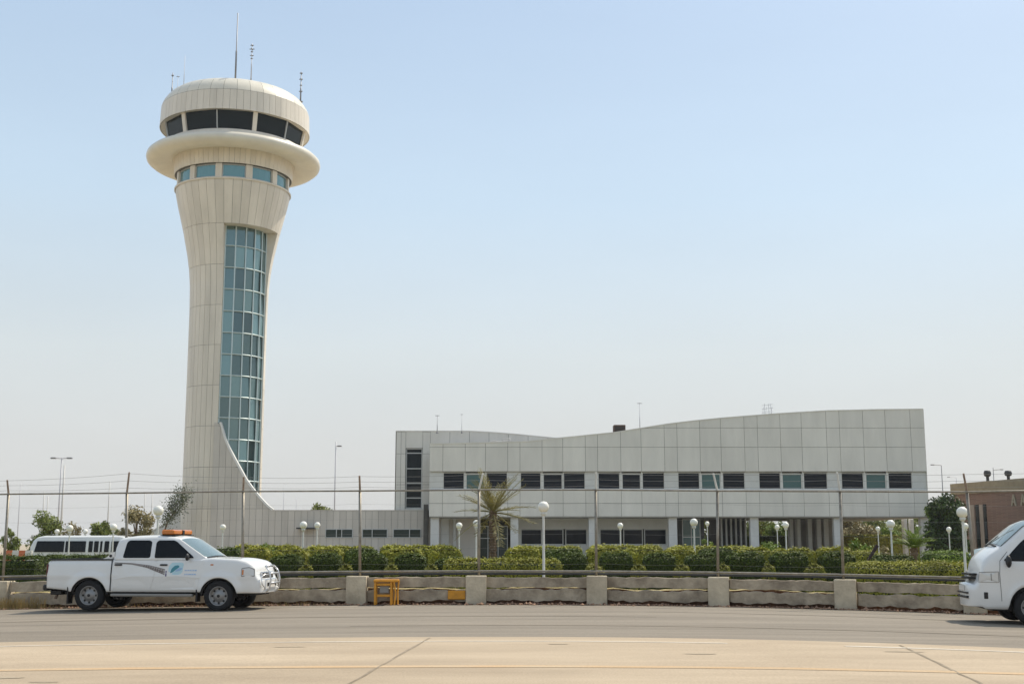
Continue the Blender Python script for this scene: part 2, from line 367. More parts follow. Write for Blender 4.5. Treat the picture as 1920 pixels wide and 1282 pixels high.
PL,PR=R(-9.5),R(71)
ztop=27.75; zseams=[-.3,4.25,7.6,10.95,14.3,17.65,21.0,24.4,ztop,31.42]
NP=40; da=2*PI/NP
b=MB(); b.smooth=False
edges=sorted([PL,PR]+[PR+da*k for k in range(1,60) if PR+da*k<PL+2*PI-R(2)])
edges=[PL,PR]+[e for e in edges if e>PR]+[PL+2*PI]
for i in range(len(zseams)-1):
    z0,z1=zseams[i],zseams[i+1]
    if z0>=ztop-.01:
        for k in range(NP): patch(b,k*da+PL,(k+1)*da+PL,z0,z1,rat,7)
    else:
        for a0,a1 in zip(edges[1:],edges[2:]): patch(b,a0,a1,z0,z1,rat,1 if z1<21.5 else 5)
wall=b.build('cladding',M['tclad'],tw)
# dark backing behind the joints, open where the glazing is
b=MB(); b.smooth=True
b.lathe([(rat(z)-.035,z) for z in [-.3+ .5*k for k in range(57) if -.3+.5*k<ztop]+[ztop]],n=60,a0=PR+BE,a1=PL+2*PI+BE)
b.lathe([(rat(z)-.035,z) for z in [ztop+(31.4-ztop)*k/8 for k in range(9)]],n=72)
b.build('backing',M['gap'],wall)
# reveals of the glazed slot
b=MB()
zz=[-.3+ .7*k for k in range(40) if -.3+.7*k<ztop]+[ztop]
for ph in (PL,PR):
    vs=[];
    for z in zz: vs+= [tp(rat(z)+.004,ph,z),tp(2.95,ph,z)]
    b.add(vs,[(2*k,2*k+1,2*k+3,2*k+2) for k in range(len(zz)-1)])
vs=[]
for k in range(17):
    ph=PL+(PR-PL)*k/16; vs+= [tp(rat(ztop)+.004,ph,ztop+.006),tp(2.95,ph,ztop+.006)]
b.add(vs,[(2*k,2*k+1,2*k+3,2*k+2) for k in range(16)])
b.build('glazing_reveal',M['tclad'],tw)
gl=MB(); mu=MB(); NG=5; row0=U(437,460,100)[1]
rows=[ztop]+[U(435-(y-460)*.034,y,99.9)[1] for y in (460,500.5,541,582,622.5,663,703,743,782.5,823,863,900)]+[4.2,2.5]
GR=3.06
for j in range(NG):
    a0=PL+(PR-PL)*j/NG; a1=PL+(PR-PL)*(j+1)/NG
    for z1,z0 in zip(rows,rows[1:]):
        zm=z0+(z1-z0)*.02
        vs=[tp(GR,a0,z0),tp(GR,a1,z0),tp(GR,a1,z1),tp(GR,a0,z1)]
        # a hair of tilt on each pane so reflections differ
        t=random.uniform(-.02,.012); s=random.uniform(-.02,.012)
        vs=[(vs[0][0]*(1+t),vs[0][1]*(1+t),vs[0][2]),(vs[1][0]*(1+t),vs[1][1]*(1+t),vs[1][2]),(vs[2][0]*(1+s),vs[2][1]*(1+s),vs[2][2]),(vs[3][0]*(1+s),vs[3][1]*(1+s),vs[3][2])]
        gl.add(vs,[(0,1,2,3)])
for j in range(NG+1):
    a=PL+(PR-PL)*j/NG; x,y,_=tp(GR+.07,a,0)
    if j in (0,NG): x,y,_=tp(GR+.05,a+(.012 if j==0 else -.012),0)
    mu.cyl((x,y,2.5),(x,y,ztop),.055,n=6)
for z in rows[1:-1]:
    mu.tube([tp(GR+.07,PL+(PR-PL)*k/20,z) for k in range(21)],.05,6)
g=gl.build('glazing',M['tglass'],tw); mu.build('mullion',M['mull'],g)
# rim, window storey, upper fascia, ring, cab
b=MB(); b.smooth=True; b.lathe([(4.90,31.30),(4.95,31.34),(4.95,31.46),(4.6,31.47)],n=96); b.build('rim',M['tclad'],tw)
band=MB(); band.smooth=True; band.lathe([(4.55,31.45),(4.55,32.7)],n=96); bd=band.build('window_band',M['tclad'],tw)
for k in range(12):
    c=k*2*PI/12
    b=MB(); b.smooth=False
    patch(b,c+R(11.8),c+R(30-11.8),31.46,32.66,lambda z:4.82,1,na=4,gap=.002,skirt=.27)
    b.build('pier',M['tclad'],bd)
    fr=MB()
    for (p0,p1,z0,z1) in ((-11.7,11.7,31.47,31.58),(-11.7,11.7,32.55,32.65),(-11.7,-10.9,31.58,32.55),(10.9,11.7,31.58,32.55)):
        patch(fr,c+R(p0),c+R(p1),z0,z1,lambda z:4.68,1,na=6,gap=0,skirt=.1)
    w_=fr.build('window',M['alu'],tw)
    pn=MB(); patch(pn,c+R(-11.2),c+R(11.2),31.56,32.57,lambda z:4.62,1,na=3,gap=0,skirt=.02); pn.build('pane',M['lglass'],w_)
b=MB(); N2=72
for k in range(N2): patch(b,k*2*PI/N2,(k+1)*2*PI/N2,32.66,33.95,lambda z:5.0+(z-32.66)*.12,1,na=2,gap=.009,skirt=.05)
fa=b.build('lower_fascia',M['tclad'],tw)
b=MB(); b.smooth=True; b.lathe([(4.5,32.665),(4.96,32.67),(5.12,33.98)],n=96); b.build('backing',M['gap'],fa)
b=MB(); b.smooth=True
RP=[(5.0,33.97),(5.9,33.70),(6.6,33.62),(7.05,33.70),(7.32,33.92),(7.40,34.18),(7.34,34.42),(7.12,34.62),(6.7,34.76),(6.2,34.86),(5.6,34.93),(5.2,34.95)]
b.lathe(RP,n=120); b.build('overhanging_ring',M['ring'],tw)
def rc(z): return 5.72+(z-34.95)*.19
b=MB(); b.smooth=True; b.lathe([(rc(34.95)+.1,34.93),(rc(35.3)+.1,35.3),(rc(35.3)-.3,35.31)],n=96); b.build('cab_sill',M['tclad'],tw)
for k in range(12):
    c=k*R(30)+R(15); thick=(k%2==0)
    h=R(1.7) if thick else R(.35)
    b=MB(); patch(b,c-h,c+h,35.3,36.9,lambda z:rc(z)+(.05 if thick else 0),1,na=2,gap=0,skirt=.35 if thick else .15)
    b.build('cab_pier' if thick else 'cab_mullion',M['tclad'] if thick else M['alu'],tw)
    hn=R(.35) if thick else R(1.7)
    p=MB(); patch(p,c+h,c+R(30)-hn,35.32,36.9,lambda z:rc(z)-.12,1,na=1,gap=0,skirt=.02); pw=p.build('cab_window',M['cglass'],tw)
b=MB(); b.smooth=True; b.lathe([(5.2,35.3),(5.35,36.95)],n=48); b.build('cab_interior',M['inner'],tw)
b=MB(); b.smooth=True; b.lathe([(5.3,36.98),(6.2,36.86),(6.34,36.84)],n=96); b.build('cab_soffit',M['tclad'],tw)
def rfas(z): return 6.40-(z-36.84)*.04
b=MB()
for k in range(N2): patch(b,k*2*PI/N2,(k+1)*2*PI/N2,36.82,38.55,rfas,1,na=2,gap=.010,skirt=.06)
fa=b.build('cab_fascia',M['tclad'],tw)
b=MB(); b.smooth=True; b.lathe([(6.3,36.83),(6.34,36.85),(6.28,38.57)],n=96); b.build('backing',M['gap'],fa)
DP=[(6.33,38.55),(6.22,38.9),(6.0,39.25),(5.7,39.6),(5.3,39.88),(4.85,40.06),(4.3,40.14)]
def rdome(z):
    for (r0,z0),(r1,z1) in zip(DP,DP[1:]):
        if z<=z1: return r0+(r1-r0)*(z-z0)/(z1-z0)
    return DP[-1][0]
b=MB()
def dome_panel(b,a0,a1,k0,k1):
    m=3; vs=[];fs=[]; 
    for k in range(k0,k1+1):
        r,z=DP[k]
        if k==k0: z+=.01
        g=.010/r
        for i in range(m): vs.append(tp(r,a0+g+(a1-a0-2*g)*i/2,z))
    for k in range(k1-k0):
        for i in range(2): fs.append((k*m+i,k*m+i+1,(k+1)*m+i+1,(k+1)*m+i))
    b.add(vs,fs)
b.smooth=True
for k in range(N2//2): dome_panel(b,k*4*PI/N2,(k+1)*4*PI/N2,0,6)
rf_=b.build('cab_roof',M['ring'],tw)
b=MB(); b.smooth=True; b.lathe([(r-.09,z-.05) for r,z in DP]+[(3.0,40.16),(.01,40.2)],n=96); b.build('backing',M['gap'],rf_)
b=MB(); b.smooth=True; b.lathe([(4.32,40.15),(3.0,40.22),(.01,40.3)],n=64); b.build('roof_deck',M['ring'],rf_)
# antennas on the cab roof, each its own thing
def ant(px,ytop,ybot,Y,r,label,m=None,kindn='whip_antenna',deco=None):
    x,z1=U(px,ytop,Y); _,z0=U(px,ybot,Y)
    rr=math.hypot(x-CX,Y-CY)
    if rr<6.3 and z0>30:
        z0=40.16
        for (ra,za),(rb,zb_) in zip(DP,DP[1:]):
            if rb<=rr<=ra: z0=za+(zb_-za)*(ra-rr)/(ra-rb)
        z0-=.04
    t=thing(kindn,label,'antenna',(x,Y,z0)); h=z1-z0
    b=MB(); b.smooth=True; b.tube([(0,0,0),(0,0,h*.45),(0,0,h*.46),(0,0,h)],[r,r,r*.62,r*.5],6); b.build('rod',m or M['antm'],t)
    b=MB(); b.lathe([(.01,0),(r*3,0),(r*3,.06),(r*1.2,.14),(r*1.2,.2)],n=10); b.build('base',M['antm'],t)
    if deco:
        b=MB()
        for f,wd in deco:
            b.cyl((-wd/2,0,h*f),(wd/2,0,h*f),r*.7,n=6); b.cyl((0,-wd/2,h*f),(0,wd/2,h*f),r*.7,n=6)
        b.build('element',M['antm'],t)
    return t
ant(446,25,150,99.5,.085,'tallest slender mast antenna at the middle of the tower roof')
ant(473,82,150,99,.055,'pale antenna with stacked dipoles right of the tallest mast on the tower roof',M['antp'],deco=((.95,.28),(.85,.42),(.78,.2),(.68,.3),(.6,.2)))
ant(347,105,160,101,.035,'thin pale whip antenna near the left edge of the tower roof',M['antp'])
ant(324,137,172,102.2,.07,'short dark stub antenna at the far left edge of the tower roof',deco=((.9,.2),))
ant(565,135,182,102.5,.07,'dark antenna with small elements at the right edge of the tower roof',deco=((.95,.25),(.75,.3),(.55,.2),(.35,.3)))
ant(334,142,165,102.5,.03,'tiny antenna with a small round head between the two left roof antennas',M['antp'],deco=((.95,.3),))
# ---------------------------------------------------------------- sweeping wall and link wing
YL=CY-3.27
sw=thing('link_wing','low grey panelled wing whose top edge sweeps up into the tower shaft','building',(-17,YL,0))
xt=CX+.0
def X_(px,py,Y): return U(px,py,Y)[0]
sweep=[(411,792),(414,800),(420,822),(427,839),(436,857),(447,877),(459,899),(472,917),(486,934),(499,948),(510,957)]
sp=[U(px,py,YL) for px,py in sweep]
zlink=sp[-1][1]; xend=X_(803,960,YL)
xl0=CX-.15
def ztop_at(x):
    if x<=sp[0][0]: return sp[0][1]
    for (x0,z0),(x1,z1) in zip(sp,sp[1:]):
        if x<=x1: return z0+(z1-z0)*(x-x0)/(x1-x0)
    return zlink
b=MB()
hs=[-.3,2.05,4.25,7.6,10.95,14]
x=CX-.06
pwid=.52
while x<xend-.01:
    x1=min(x+pwid,xend)
    for z0,z1 in zip(hs,hs[1:]):
        zt0=min(z1,ztop_at(x+.01)); zt1=min(z1,ztop_at(x1-.01))
        if z1>zlink+.01 and z0>=zlink-.3 and max(zt0,zt1)<=z0: continue
        if x>sp[-1][0]-.01:
            if z0>2.1: continue
            zt0=zt1=min(4.25 if z1==4.25 else z1,zlink)
        if z0>2.1 and x>sp[-1][0]: continue
        g=.010
        # windows of the wing are cut out below
        if z0>-1 and False: pass
        zt0=max(zt0,z0+.02); zt1=max(zt1,z0+.02)
        poly=[(x+g,z0+g),(x1-g,z0+g),(x1-g,zt1-g)]
        # follow the curve in between
        xm=(x+x1)/2; zm=min(z1,ztop_at(xm)); poly+=[(xm,max(zm-g,z0+.02)),(x+g,zt0-g)]
        b.prism(poly,YL-.04,YL)
    x=x1
wl=b.build('cladding',M['lclad'],sw,world=True)
b=MB()
poly=[(CX-.04,-.3)]+[(xend,-.3),(xend,zlink-.02)]+[(px+.025,pz-.02) for px,pz in reversed(sp)]+[(CX-.04,sp[0][1]-.02)]
b.prism(poly,YL+.002,YL+.4); b.build('backing',M['gap'],wl,world=True)
# white coping that follows the sweep
b=MB(); vs=[];W=.16
for k,(x,z) in enumerate(sp):
    x0,z0=sp[max(k-1,0)]; x1,z1=sp[min(k+1,len(sp)-1)]; d=Vector((x1-x0,z1-z0)).normalized(); n=Vector((-d.y,d.x)); n=n if n.y>0 or n.x>0 else -n
    if n.x<0: n=-n
    vs+= [(x,YL-.07,z),(x+n.x*W,YL-.07,z+n.y*W),(x+n.x*W,YL+.45,z+n.y*W),(x,YL+.45,z)]
fs=[]
for k in range(len(sp)-1):
    for i in range(4): fs.append((4*k+i,4*k+(i+1)%4,4*k+4+(i+1)%4,4*k+4+i))
fs+= [(0,1,2,3),tuple(4*(len(sp)-1)+i for i in (3,2,1,0))]
b.add(vs,fs); b.build('coping',M['white'],sw,world=True)
b=MB(); b.box(sp[-1][0],xend,YL-.06,YL+.45,zlink,zlink+.06); b.build('roof_edge',M['lclad'],sw,world=True)
b=MB(); b.box(sp[-1][0]-4,xend+4,YL+.45,YL+9,-.3,zlink-.15); b.build('wing_body',M['lclad'],sw,world=True)
b=MB(); b.bbox(xend-.35,xend,YL-.35,YL-.05,-.3,zlink+.5,.02); b.build('end_post',M['gap'],sw,world=True)
def window(parent,x0,x1,z0,z1,Y,glassm,nv=(),nh=(),fw=.05,name='window',frame=None,deep=.08,pane_off=.05):
    b=MB(); y0=Y-.03; y1=Y+deep
    b.box(x0,x0+fw,y0,y1,z0,z1); b.box(x1-fw,x1,y0,y1,z0,z1); b.box(x0+fw,x1-fw,y0,y1,z0,z0+fw); b.box(x0+fw,x1-fw,y0,y1,z1-fw,z1)
    for v in nv: b.box(v-fw/2,v+fw/2,y0+.004,y1,z0+fw,z1-fw)
    for h in nh: b.box(x0+fw,x1-fw,y0+.006,y1-.004,h-fw/2,h+fw/2)
    f=b.build(name,frame or M['alu'],parent,world=True)
    b=MB(); cuts=[x0+.01]+list(nv)+[x1-.01]; hc=[z0+.01]+sorted(nh)+[z1-.01]
    for a,c in zip(cuts,cuts[1:]):
        for d,e in zip(hc,hc[1:]):
            t=random.uniform(-.008,.008)
            b.add([(a,Y+pane_off-.02+t,d),(c,Y+pane_off-.02+t,d),(c,Y+pane_off-.02-t,e),(a,Y+pane_off-.02-t,e)],[(0,1,2,3)])
    b.build('pane',glassm,f,world=True)
    return f
M['wingglass']=glass('dull_glass',(.03,.045,.04),.15,.3,0,1.3)
for a,c,vv in ((610,662,(631,641)),(679,727,(698,)),(737,790,(768,))):
    zt=U(a,991,YL)[1]; zb=U(a,1008,YL)[1]
    window(sw,X_(a,1000,YL),X_(c,1000,YL),zb,zt,YL-.08,M['wingglass'],[X_(v,1000,YL) for v in vv],fw=.06)
b=MB(); x0,x1=X_(560,995,YL),X_(594,995,YL); b.box(x0,x1,YL-1.2,YL-.05,2.62,2.74); b.build('canopy',M['darkm'],sw,world=True)
# wing on the left of the tower, sloping away
lw=thing('side_wing','low grey wing with sloping top edge left of the tower base','building',(-29,104.5,0))
pts=[(348,935),(335,955),(320,972),(306,984),(285,997),(262,1006)]
lp=[U(px,py,104) for px,py in pts]
b=MB(); b.prism([(lp[0][0],-.3)]+lp+[(lp[-1][0],-.3)],104,110); b.build('wall',M['clad'],lw,world=True)
b=MB()
for (xa,za),(xb,zb) in zip(lp,lp[1:]): b.prism([(xa,za+.005),(xb,zb+.005),(xb,zb+.12),(xa,za+.12)],103.95,110.05)
b.build('coping',M['clad'],lw,world=True)
# ---------------------------------------------------------------- office building
YB=97.0
ob=thing('office_building','long grey two storey office block with ribbon windows and wave shaped roofline','building',(13,YB,0))
XB=lambda px,Y=YB: U(px,900,Y)[0]
XL,XR=XB(805),XB(1738)
zsof=3.56; zwb=5.62; zwt=7.07
topc=[(805,832),(900,830),(980,828),(1050,821),(1100,816),(1150,811),(1200,803),(1250,795),(1300,789),(1350,784),(1400,780),(1450,776),(1500,773),(1550,770),(1600,769),(1640,768),(1735,767)]
TC=[U(a,c,YB) for a,c in topc]; TC[0]=(XL,TC[0][1]); TC[-1]=(XR,TC[-1][1])
def T(x):
    for (x0,z0),(x1,z1) in zip(TC,TC[1:]):
        if x<=x1: return z0+(z1-z0)*(x-x0)/(x1-x0)
    return TC[-1][1]
groups=[[(831,870),(874,908),(912,951)],[(976,1014),(1019,1054),(1057,1097)],[(1122,1162),(1167,1201),(1205,1246)],[(1272,1312),(1316,1351),(1356,1397)],[(1424,1464),(1468,1504),(1508,1552)],[(1579,1620),(1625,1662),(1667,1711)]]
seams=[805]
for g in groups: seams+=[g[0][0]-1,(g[0][1]+g[1][0])/2,(g[1][1]+g[2][0])/2,g[2][1]+1]
seams+=[1738]
sx=[XB(p) for p in seams]; sx[0]=XL; sx[-1]=XR
zs_up=[zwt,U(1300,838,YB)[1],U(1300,802,YB)[1],14]
zs_lo=[zsof,U(1300,943,YB)[1],zwb]
b=MB(); bl=MB(); g=.012
for x0,x1 in zip(sx,sx[1:]):
    for z0,z1 in zip(zs_lo,zs_lo[1:]): bl.prism([(x0+g,z0+g),(x1-g,z0+g),(x1-g,z1-g),(x0+g,z1-g)],YB-.04,YB)
    for z0,z1 in zip(zs_up,zs_up[1:]):
        n=3; tops=[min(z1-g,T(x0+g+(x1-x0-2*g)*k/n)-.03) for k in range(n+1)]
        if max(tops)<=z0+.15: continue
        tops=[max(t,z0+.02) for t in tops]
        b.prism([(x0+g,z0+g),(x1-g,z0+g)]+[(x1-g-(x1-x0-2*g)*k/n,tops[n-k]) for k in range(n+1)],YB-.04,YB)
wl=b.build('upper_cladding',M['clad'],ob,world=True); bl.build('lower_cladding',M['clad'],ob,world=True)
DB=16
b=MB(); b.box(XL+.003,XR-.003,YB+.003,YB+DB,zsof+.003,zwb); 
b.prism([(XL+.003,zwt)]+[(XR-.003,zwt)]+[(x,z-.04) for x,z in reversed(TC)],YB+.003,YB+.5)
b.build('backing',M['gap'],wl,world=True)
# side wall panels at the right end
b=MB()
for k in range(8):
    y0=YB+k*2;
    for z0,z1 in ((zsof,zwb),(zwb,8.9),(8.9,TC[-1][1]-.03)): b.box(XR,XR+.04,y0+.012,y0+2-.012,z0+.012,z1-.012)
b.build('side_cladding',M['clad'],ob,world=True)
# curved roof slab behind the parapet and coping
b=MB(); 
for (x0,z0),(x1,z1) in zip(TC,TC[1:]):
    b.prism([(x0,z0-.03),(x1,z1-.03),(x1,z1+.05),(x0,z0+.05)],YB-.07,YB+.55)
b.build('parapet_coping',M['clad'],ob,world=True)
b=MB(); b.prism([(XL+.01,zwt+.01)]+[(XR-.01,zwt+.01)]+[(x,z-.5) for x,z in reversed(TC)],YB+.51,YB+DB); b.build('roof',M['roofg'],ob,world=True)
# window band: recessed piers, sill and head
b=MB(); YW=YB+.12
xs_=[XL]
for gr in groups: xs_+= [XB(gr[0][0]),XB(gr[2][1])]
xs_+=[XR]
for i in range(0,len(xs_),2): b.box(xs_[i]+.002,xs_[i+1]-.002,YW,YW+.4,zwb+.002,zwt-.002)
b.box(XL+.01,XR-.01,YW+.45,YW+.6,zwb,zwt)
b.build('window_band_wall',M['pier'],ob,world=True)
b=MB(); b.box(XL+.02,XR+.02,YB-.02,YW+.05,zwb-.0,zwb+.05); b.build('sill',M['white'],ob,world=True)
random.seed(3)
teal={(0,1),(3,1),(4,1),(5,1)}
for gi,gr in enumerate(groups):
    for k,(a,c) in enumerate(gr):
        m=M['gglass'] if (gi,k) in teal else M['bglass']
        x0,x1=XB(a),XB(c); z0=zwb+.06; z1=zwt-.04-(.1 if k==1 else 0)
        nh=() if (gi,k) in teal else [z0+(z1-z0)*f for f in (.33,.66)]
        window(ob,x0-.04,x1+.04,z0,z1,YW+.08,m,(),(),fw=.07,frame=M['white'])
        if nh:
            b=MB(); 
            for h in nh: b.box(x0+.03,x1-.03,YW+.085,YW+.10,h-.012,h+.012)
            b.build('transom',M['darkm'],ob,world=True)
    # white posts between the three lights
    b=MB()
    for k in (0,1):
        b.box(XB(gr[k][1])+.05,XB(gr[k+1][0])-.05,YW-.02,YW+.3,zwb+.055,zwt-.003)
    b.build('window_post',M['white'],ob,world=True)
# ground floor
YG=YB+3.0
def col_box(pa,pb,name='pillar',Y0=YB+.25,Y1=YB+.85,m=None,z1=zsof):
    b=MB(); b.bbox(XB(pa,Y0),XB(pb,Y0),Y0,Y1,-.3,z1,.03); return b.build(name,m or M['pier'],ob,world=True)
for a,c in ((808,824),(957,972),(1103,1118),(1252,1268),(1404,1420),(1560,1577),(1722,1738)): col_box(a,c)
b=MB(); b.box(XL+.05,XR-.05,YB+.02,YB+DB,zsof-.08,zsof-.004); b.build('soffit',M['roofg'],ob,world=True)
b=MB()
wins=[[(977,1015),(1019,1055),(1060,1099)],[(1124,1163),(1168,1203),(1207,1247)]]
zt2=U(1100,991,YG)[1]; zb2=U(1100,1021,YG)[1]
XG=lambda px: XB(px,YG)
b.box(XG(968),XG(1256),YG,YG+.3,zt2,zsof-.09); b.box(XG(968),XG(1256),YG,YG+.3,-.3,zb2)
ed=[968]+[p for w3 in wins for p in (w3[0][0],w3[2][1])]+[1256]
for i in range(0,len(ed),2): b.box(XG(ed[i]),XG(ed[i+1]),YG,YG+.3,zb2,zt2)
b.build('ground_floor_wall',M['pier'],ob,world=True)
for w3 in wins:
    for a,c in w3: window(ob,XG(a)-.03,XG(c)+.03,zb2+.01,zt2-.01,YG+.08,M['bglass'],(),(),fw=.07)
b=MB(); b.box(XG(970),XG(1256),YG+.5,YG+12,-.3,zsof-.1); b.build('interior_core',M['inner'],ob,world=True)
# entrance on the left
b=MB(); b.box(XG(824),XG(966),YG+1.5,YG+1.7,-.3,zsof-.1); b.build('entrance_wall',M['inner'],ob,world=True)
for a,c in ((828,843),(850,856)): col_box(a,c,'entrance_pier',YG,YG+.6)
window(ob,XG(862),XG(892),.0,2.9,YG+.6,M['bglass'],[XG(877)],[1.9],fw=.06)
window(ob,XG(896),XG(952),.0,2.9,YG+.6,M['wingglass'],[XG(915),XG(934)],[1.9],fw=.06)
# right part: glazed lobby, dark core, open undercroft with fins
window(ob,XG(1277),XG(1311),.0,zsof-.12,YG,M['gglass'],[XG(1294)],[2.0],fw=.06)
b=MB(); b.box(XG(1270),XG(1277),YG-.05,YG+4,-.3,zsof-.09); b.box(XG(1311),XG(1318),YG-.05,YG+4,-.3,zsof-.09); b.build('lobby_wall',M['darkm'],ob,world=True)
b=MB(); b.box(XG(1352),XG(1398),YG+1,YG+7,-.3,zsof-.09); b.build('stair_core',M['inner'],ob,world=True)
for a in range(1350,1402,9): col_box(a,a+2,'fin',YG,YG+.5,M['pier'])
for a,c in ((1477,1484),(1491,1498),(1511,1519),(1528,1536),(1541,1550)): col_box(a,c,'fin',YG+3,YG+3.8,M['pier'])
b=MB(); b.box(XB(1477,YG+4.5),XB(1560,YG+4.5),YG+4.5,YG+4.8,-.3,zsof-.09); b.build('fin_wall',M['roofg'],ob,world=True)
for a,c in ((1690,1697),(1703,1709)): col_box(a,c,'fin',YG+6,YG+6.6,M['pier'])
# rear left block with the tall strip window
YR=100.3
lb=thing('stair_block','grey block with tall strip window at the left end of the offices','building',(-8,YR+2,0))
Xr=lambda px: U(px,900,YR)[0]
top2=[(742,808),(880,808),(920,810),(970,814),(1010,818),(1050,822)]
T2=[U(a,c,YR) for a,c in top2]
def TT(x):
    for (x0,z0),(x1,z1) in zip(T2,T2[1:]):
        if x<=x1: return z0+(z1-z0)*(x-x0)/(x1-x0)
    return T2[-1][1]
b=MB()
sm=[742,760,792,806]; zz2=[-.3,3.6,6.2,8.7,10.5]
zw0,zw1=U(776,953,YR)[1],U(776,840,YR)[1]
def pan(x0,x1,z0,z1): 
    if z1-z0>.06: b.prism([(x0+.012,z0+.012),(x1-.012,z0+.012),(x1-.012,z1-.012),(x0+.012,z1-.012)],YR-.04,YR)
for x0,x1 in ((Xr(742),Xr(751)),(Xr(751),Xr(760)),(Xr(792),Xr(806))):
    for z0,z1 in zip(zz2,zz2[1:]): pan(x0,x1,z0,min(z1,TT(x0)-.03))
pan(Xr(760),Xr(792),-.3,zw0); pan(Xr(760),Xr(792),zw1,TT(0)-.03 if False else T2[0][1]-.03)
x=Xr(806)
while x<T2[-1][0]-.1:
    x1=min(x+1.6,T2[-1][0]); 
    b.prism([(x+.012,8.0),(x1-.012,8.0),(x1-.012,TT(x1)-.04),(x+.012,TT(x)-.04)],YR-.04,YR); x=x1
wl=b.build('cladding',M['clad'],lb,world=True)
b=MB(); b.prism([(T2[0][0]+.003,-.3),(Xr(760),-.3),(Xr(760),T2[0][1]-.06),(T2[0][0]+.003,T2[0][1]-.06)],YR+.002,YR+8)
b.prism([(Xr(792),-.3),(Xr(809),-.3),(Xr(809),T2[0][1]-.06),(Xr(792),T2[0][1]-.06)],YR+.002,YR+8)
b.prism([(Xr(760)+.003,-.3),(Xr(792)-.003,-.3),(Xr(792)-.003,zw0),(Xr(760)+.003,zw0)],YR+.002,YR+8)
b.prism([(Xr(760)+.003,zw1),(Xr(792)-.003,zw1),(Xr(792)-.003,T2[0][1]-.06),(Xr(760)+.003,T2[0][1]-.06)],YR+.002,YR+8)
b.prism([(Xr(809)+.003,7.9),(T2[-1][0],7.9)]+[(x,z-.06) for x,z in reversed(T2[1:])]+[(Xr(809)+.003,T2[0][1]-.06)],YR+.004,YR+14)
b.build('backing',M['gap'],wl,world=True)
b=MB()
for (x0,z0),(x1,z1) in zip(T2,T2[1:]): b.prism([(x0,z0-.04),(x1,z1-.04),(x1,z1+.04),(x0,z0+.04)],YR-.07,YR+8)
b.build('parapet_coping',M['clad'],lb,world=True)
bars=[U(776,y,YR)[1] for y in (849,878,905.5,920,933)]
window(lb,Xr(760)+.02,Xr(792)-.02,zw0+.01,zw1-.01,YR+.12,M['cglass'],(),bars,fw=.08)
# ---------------------------------------------------------------- things on the roofs
hv=thing('rooftop_unit','small brown boxy air unit on the office roof','air unit',(U(1161,810,YB+3)[0],YB+3,U(1161,812,YB+3)[1]-.6))
M['brown']=mat('brown_casing',(.12,.075,.055),.8,0,.3,3)
b=MB(); b.bbox(-.48,.48,-.5,.5,.45,1.25,.03); b.build('casing',M['brown'],hv)
b=MB(); 
for k in range(6): b.box(-.40,.40,-.53,-.502,.55+k*.1,.60+k*.1)
b.build('louvre',M['darkm'],hv)
b=MB(); b.box(-.42,-.36,-.42,-.36,0,.45); b.box(.36,.42,-.42,-.36,0,.45); b.box(-.42,-.36,.36,.42,0,.45); b.box(.36,.42,.36,.42,0,.45); b.build('leg',M['darkm'],hv)
b=MB(); b.box(-1.15,-.6,-.2,.2,.42,.52); b.build('pipe',M['darkm'],hv)
ant(820,778,812,99,.03,'thin antenna with a bent tip on the roof above the strip window',M['antm'],deco=((.97,.35),))
ant(866,775,812,100,.022,'faint whip antenna right of the bent-tip antenna on the low roof end',M['antp'],deco=((.95,.2),))
ant(1199,755,806,101,.03,'pale T-topped antenna just right of the brown roof unit',M['antp'],deco=((.98,.4),))
lt=thing('lattice_antenna','small pale lattice antenna frame high on the right part of the office roof','antenna',(U(1440,777,101)[0],101,U(1440,778,101)[1]-.3))
b=MB()
for x,y in ((-.35,0),(.1,0),(.35,.1)): b.cyl((x,y,0),(x*.7,y,1.25),.018,n=5)
for z in (.5,.8,1.1): b.cyl((-.5,0,z),(.45,0,z+.1),.014,n=5)
for x in (-.45,-.2,.25): b.cyl((x,0,.4),(x+.1,0,1.0),.012,n=5)
b.build('frame',M['antp'],lt)
for px,nm in ((919,'left'),(952,'right')):
    x,z=U(px,822,99.0)
t=thing('roof_vent','pair of small pale pipes lying on the low dip of the office roof','vent',(U(935,826,98.0)[0],99.6,9.4))
b=MB(); b.smooth=True; b.tube([(-.9,-.3,.1),(-.4,-.3,.28),(0,-.3,.2),(.8,-.3,.3)],.04,8); b.tube([(.3,-.3,.05),(.3,-.3,.45),(.9,-.3,.45),(.9,-.3,.1)],.04,8); b.build('pipe',M['plw'],t)
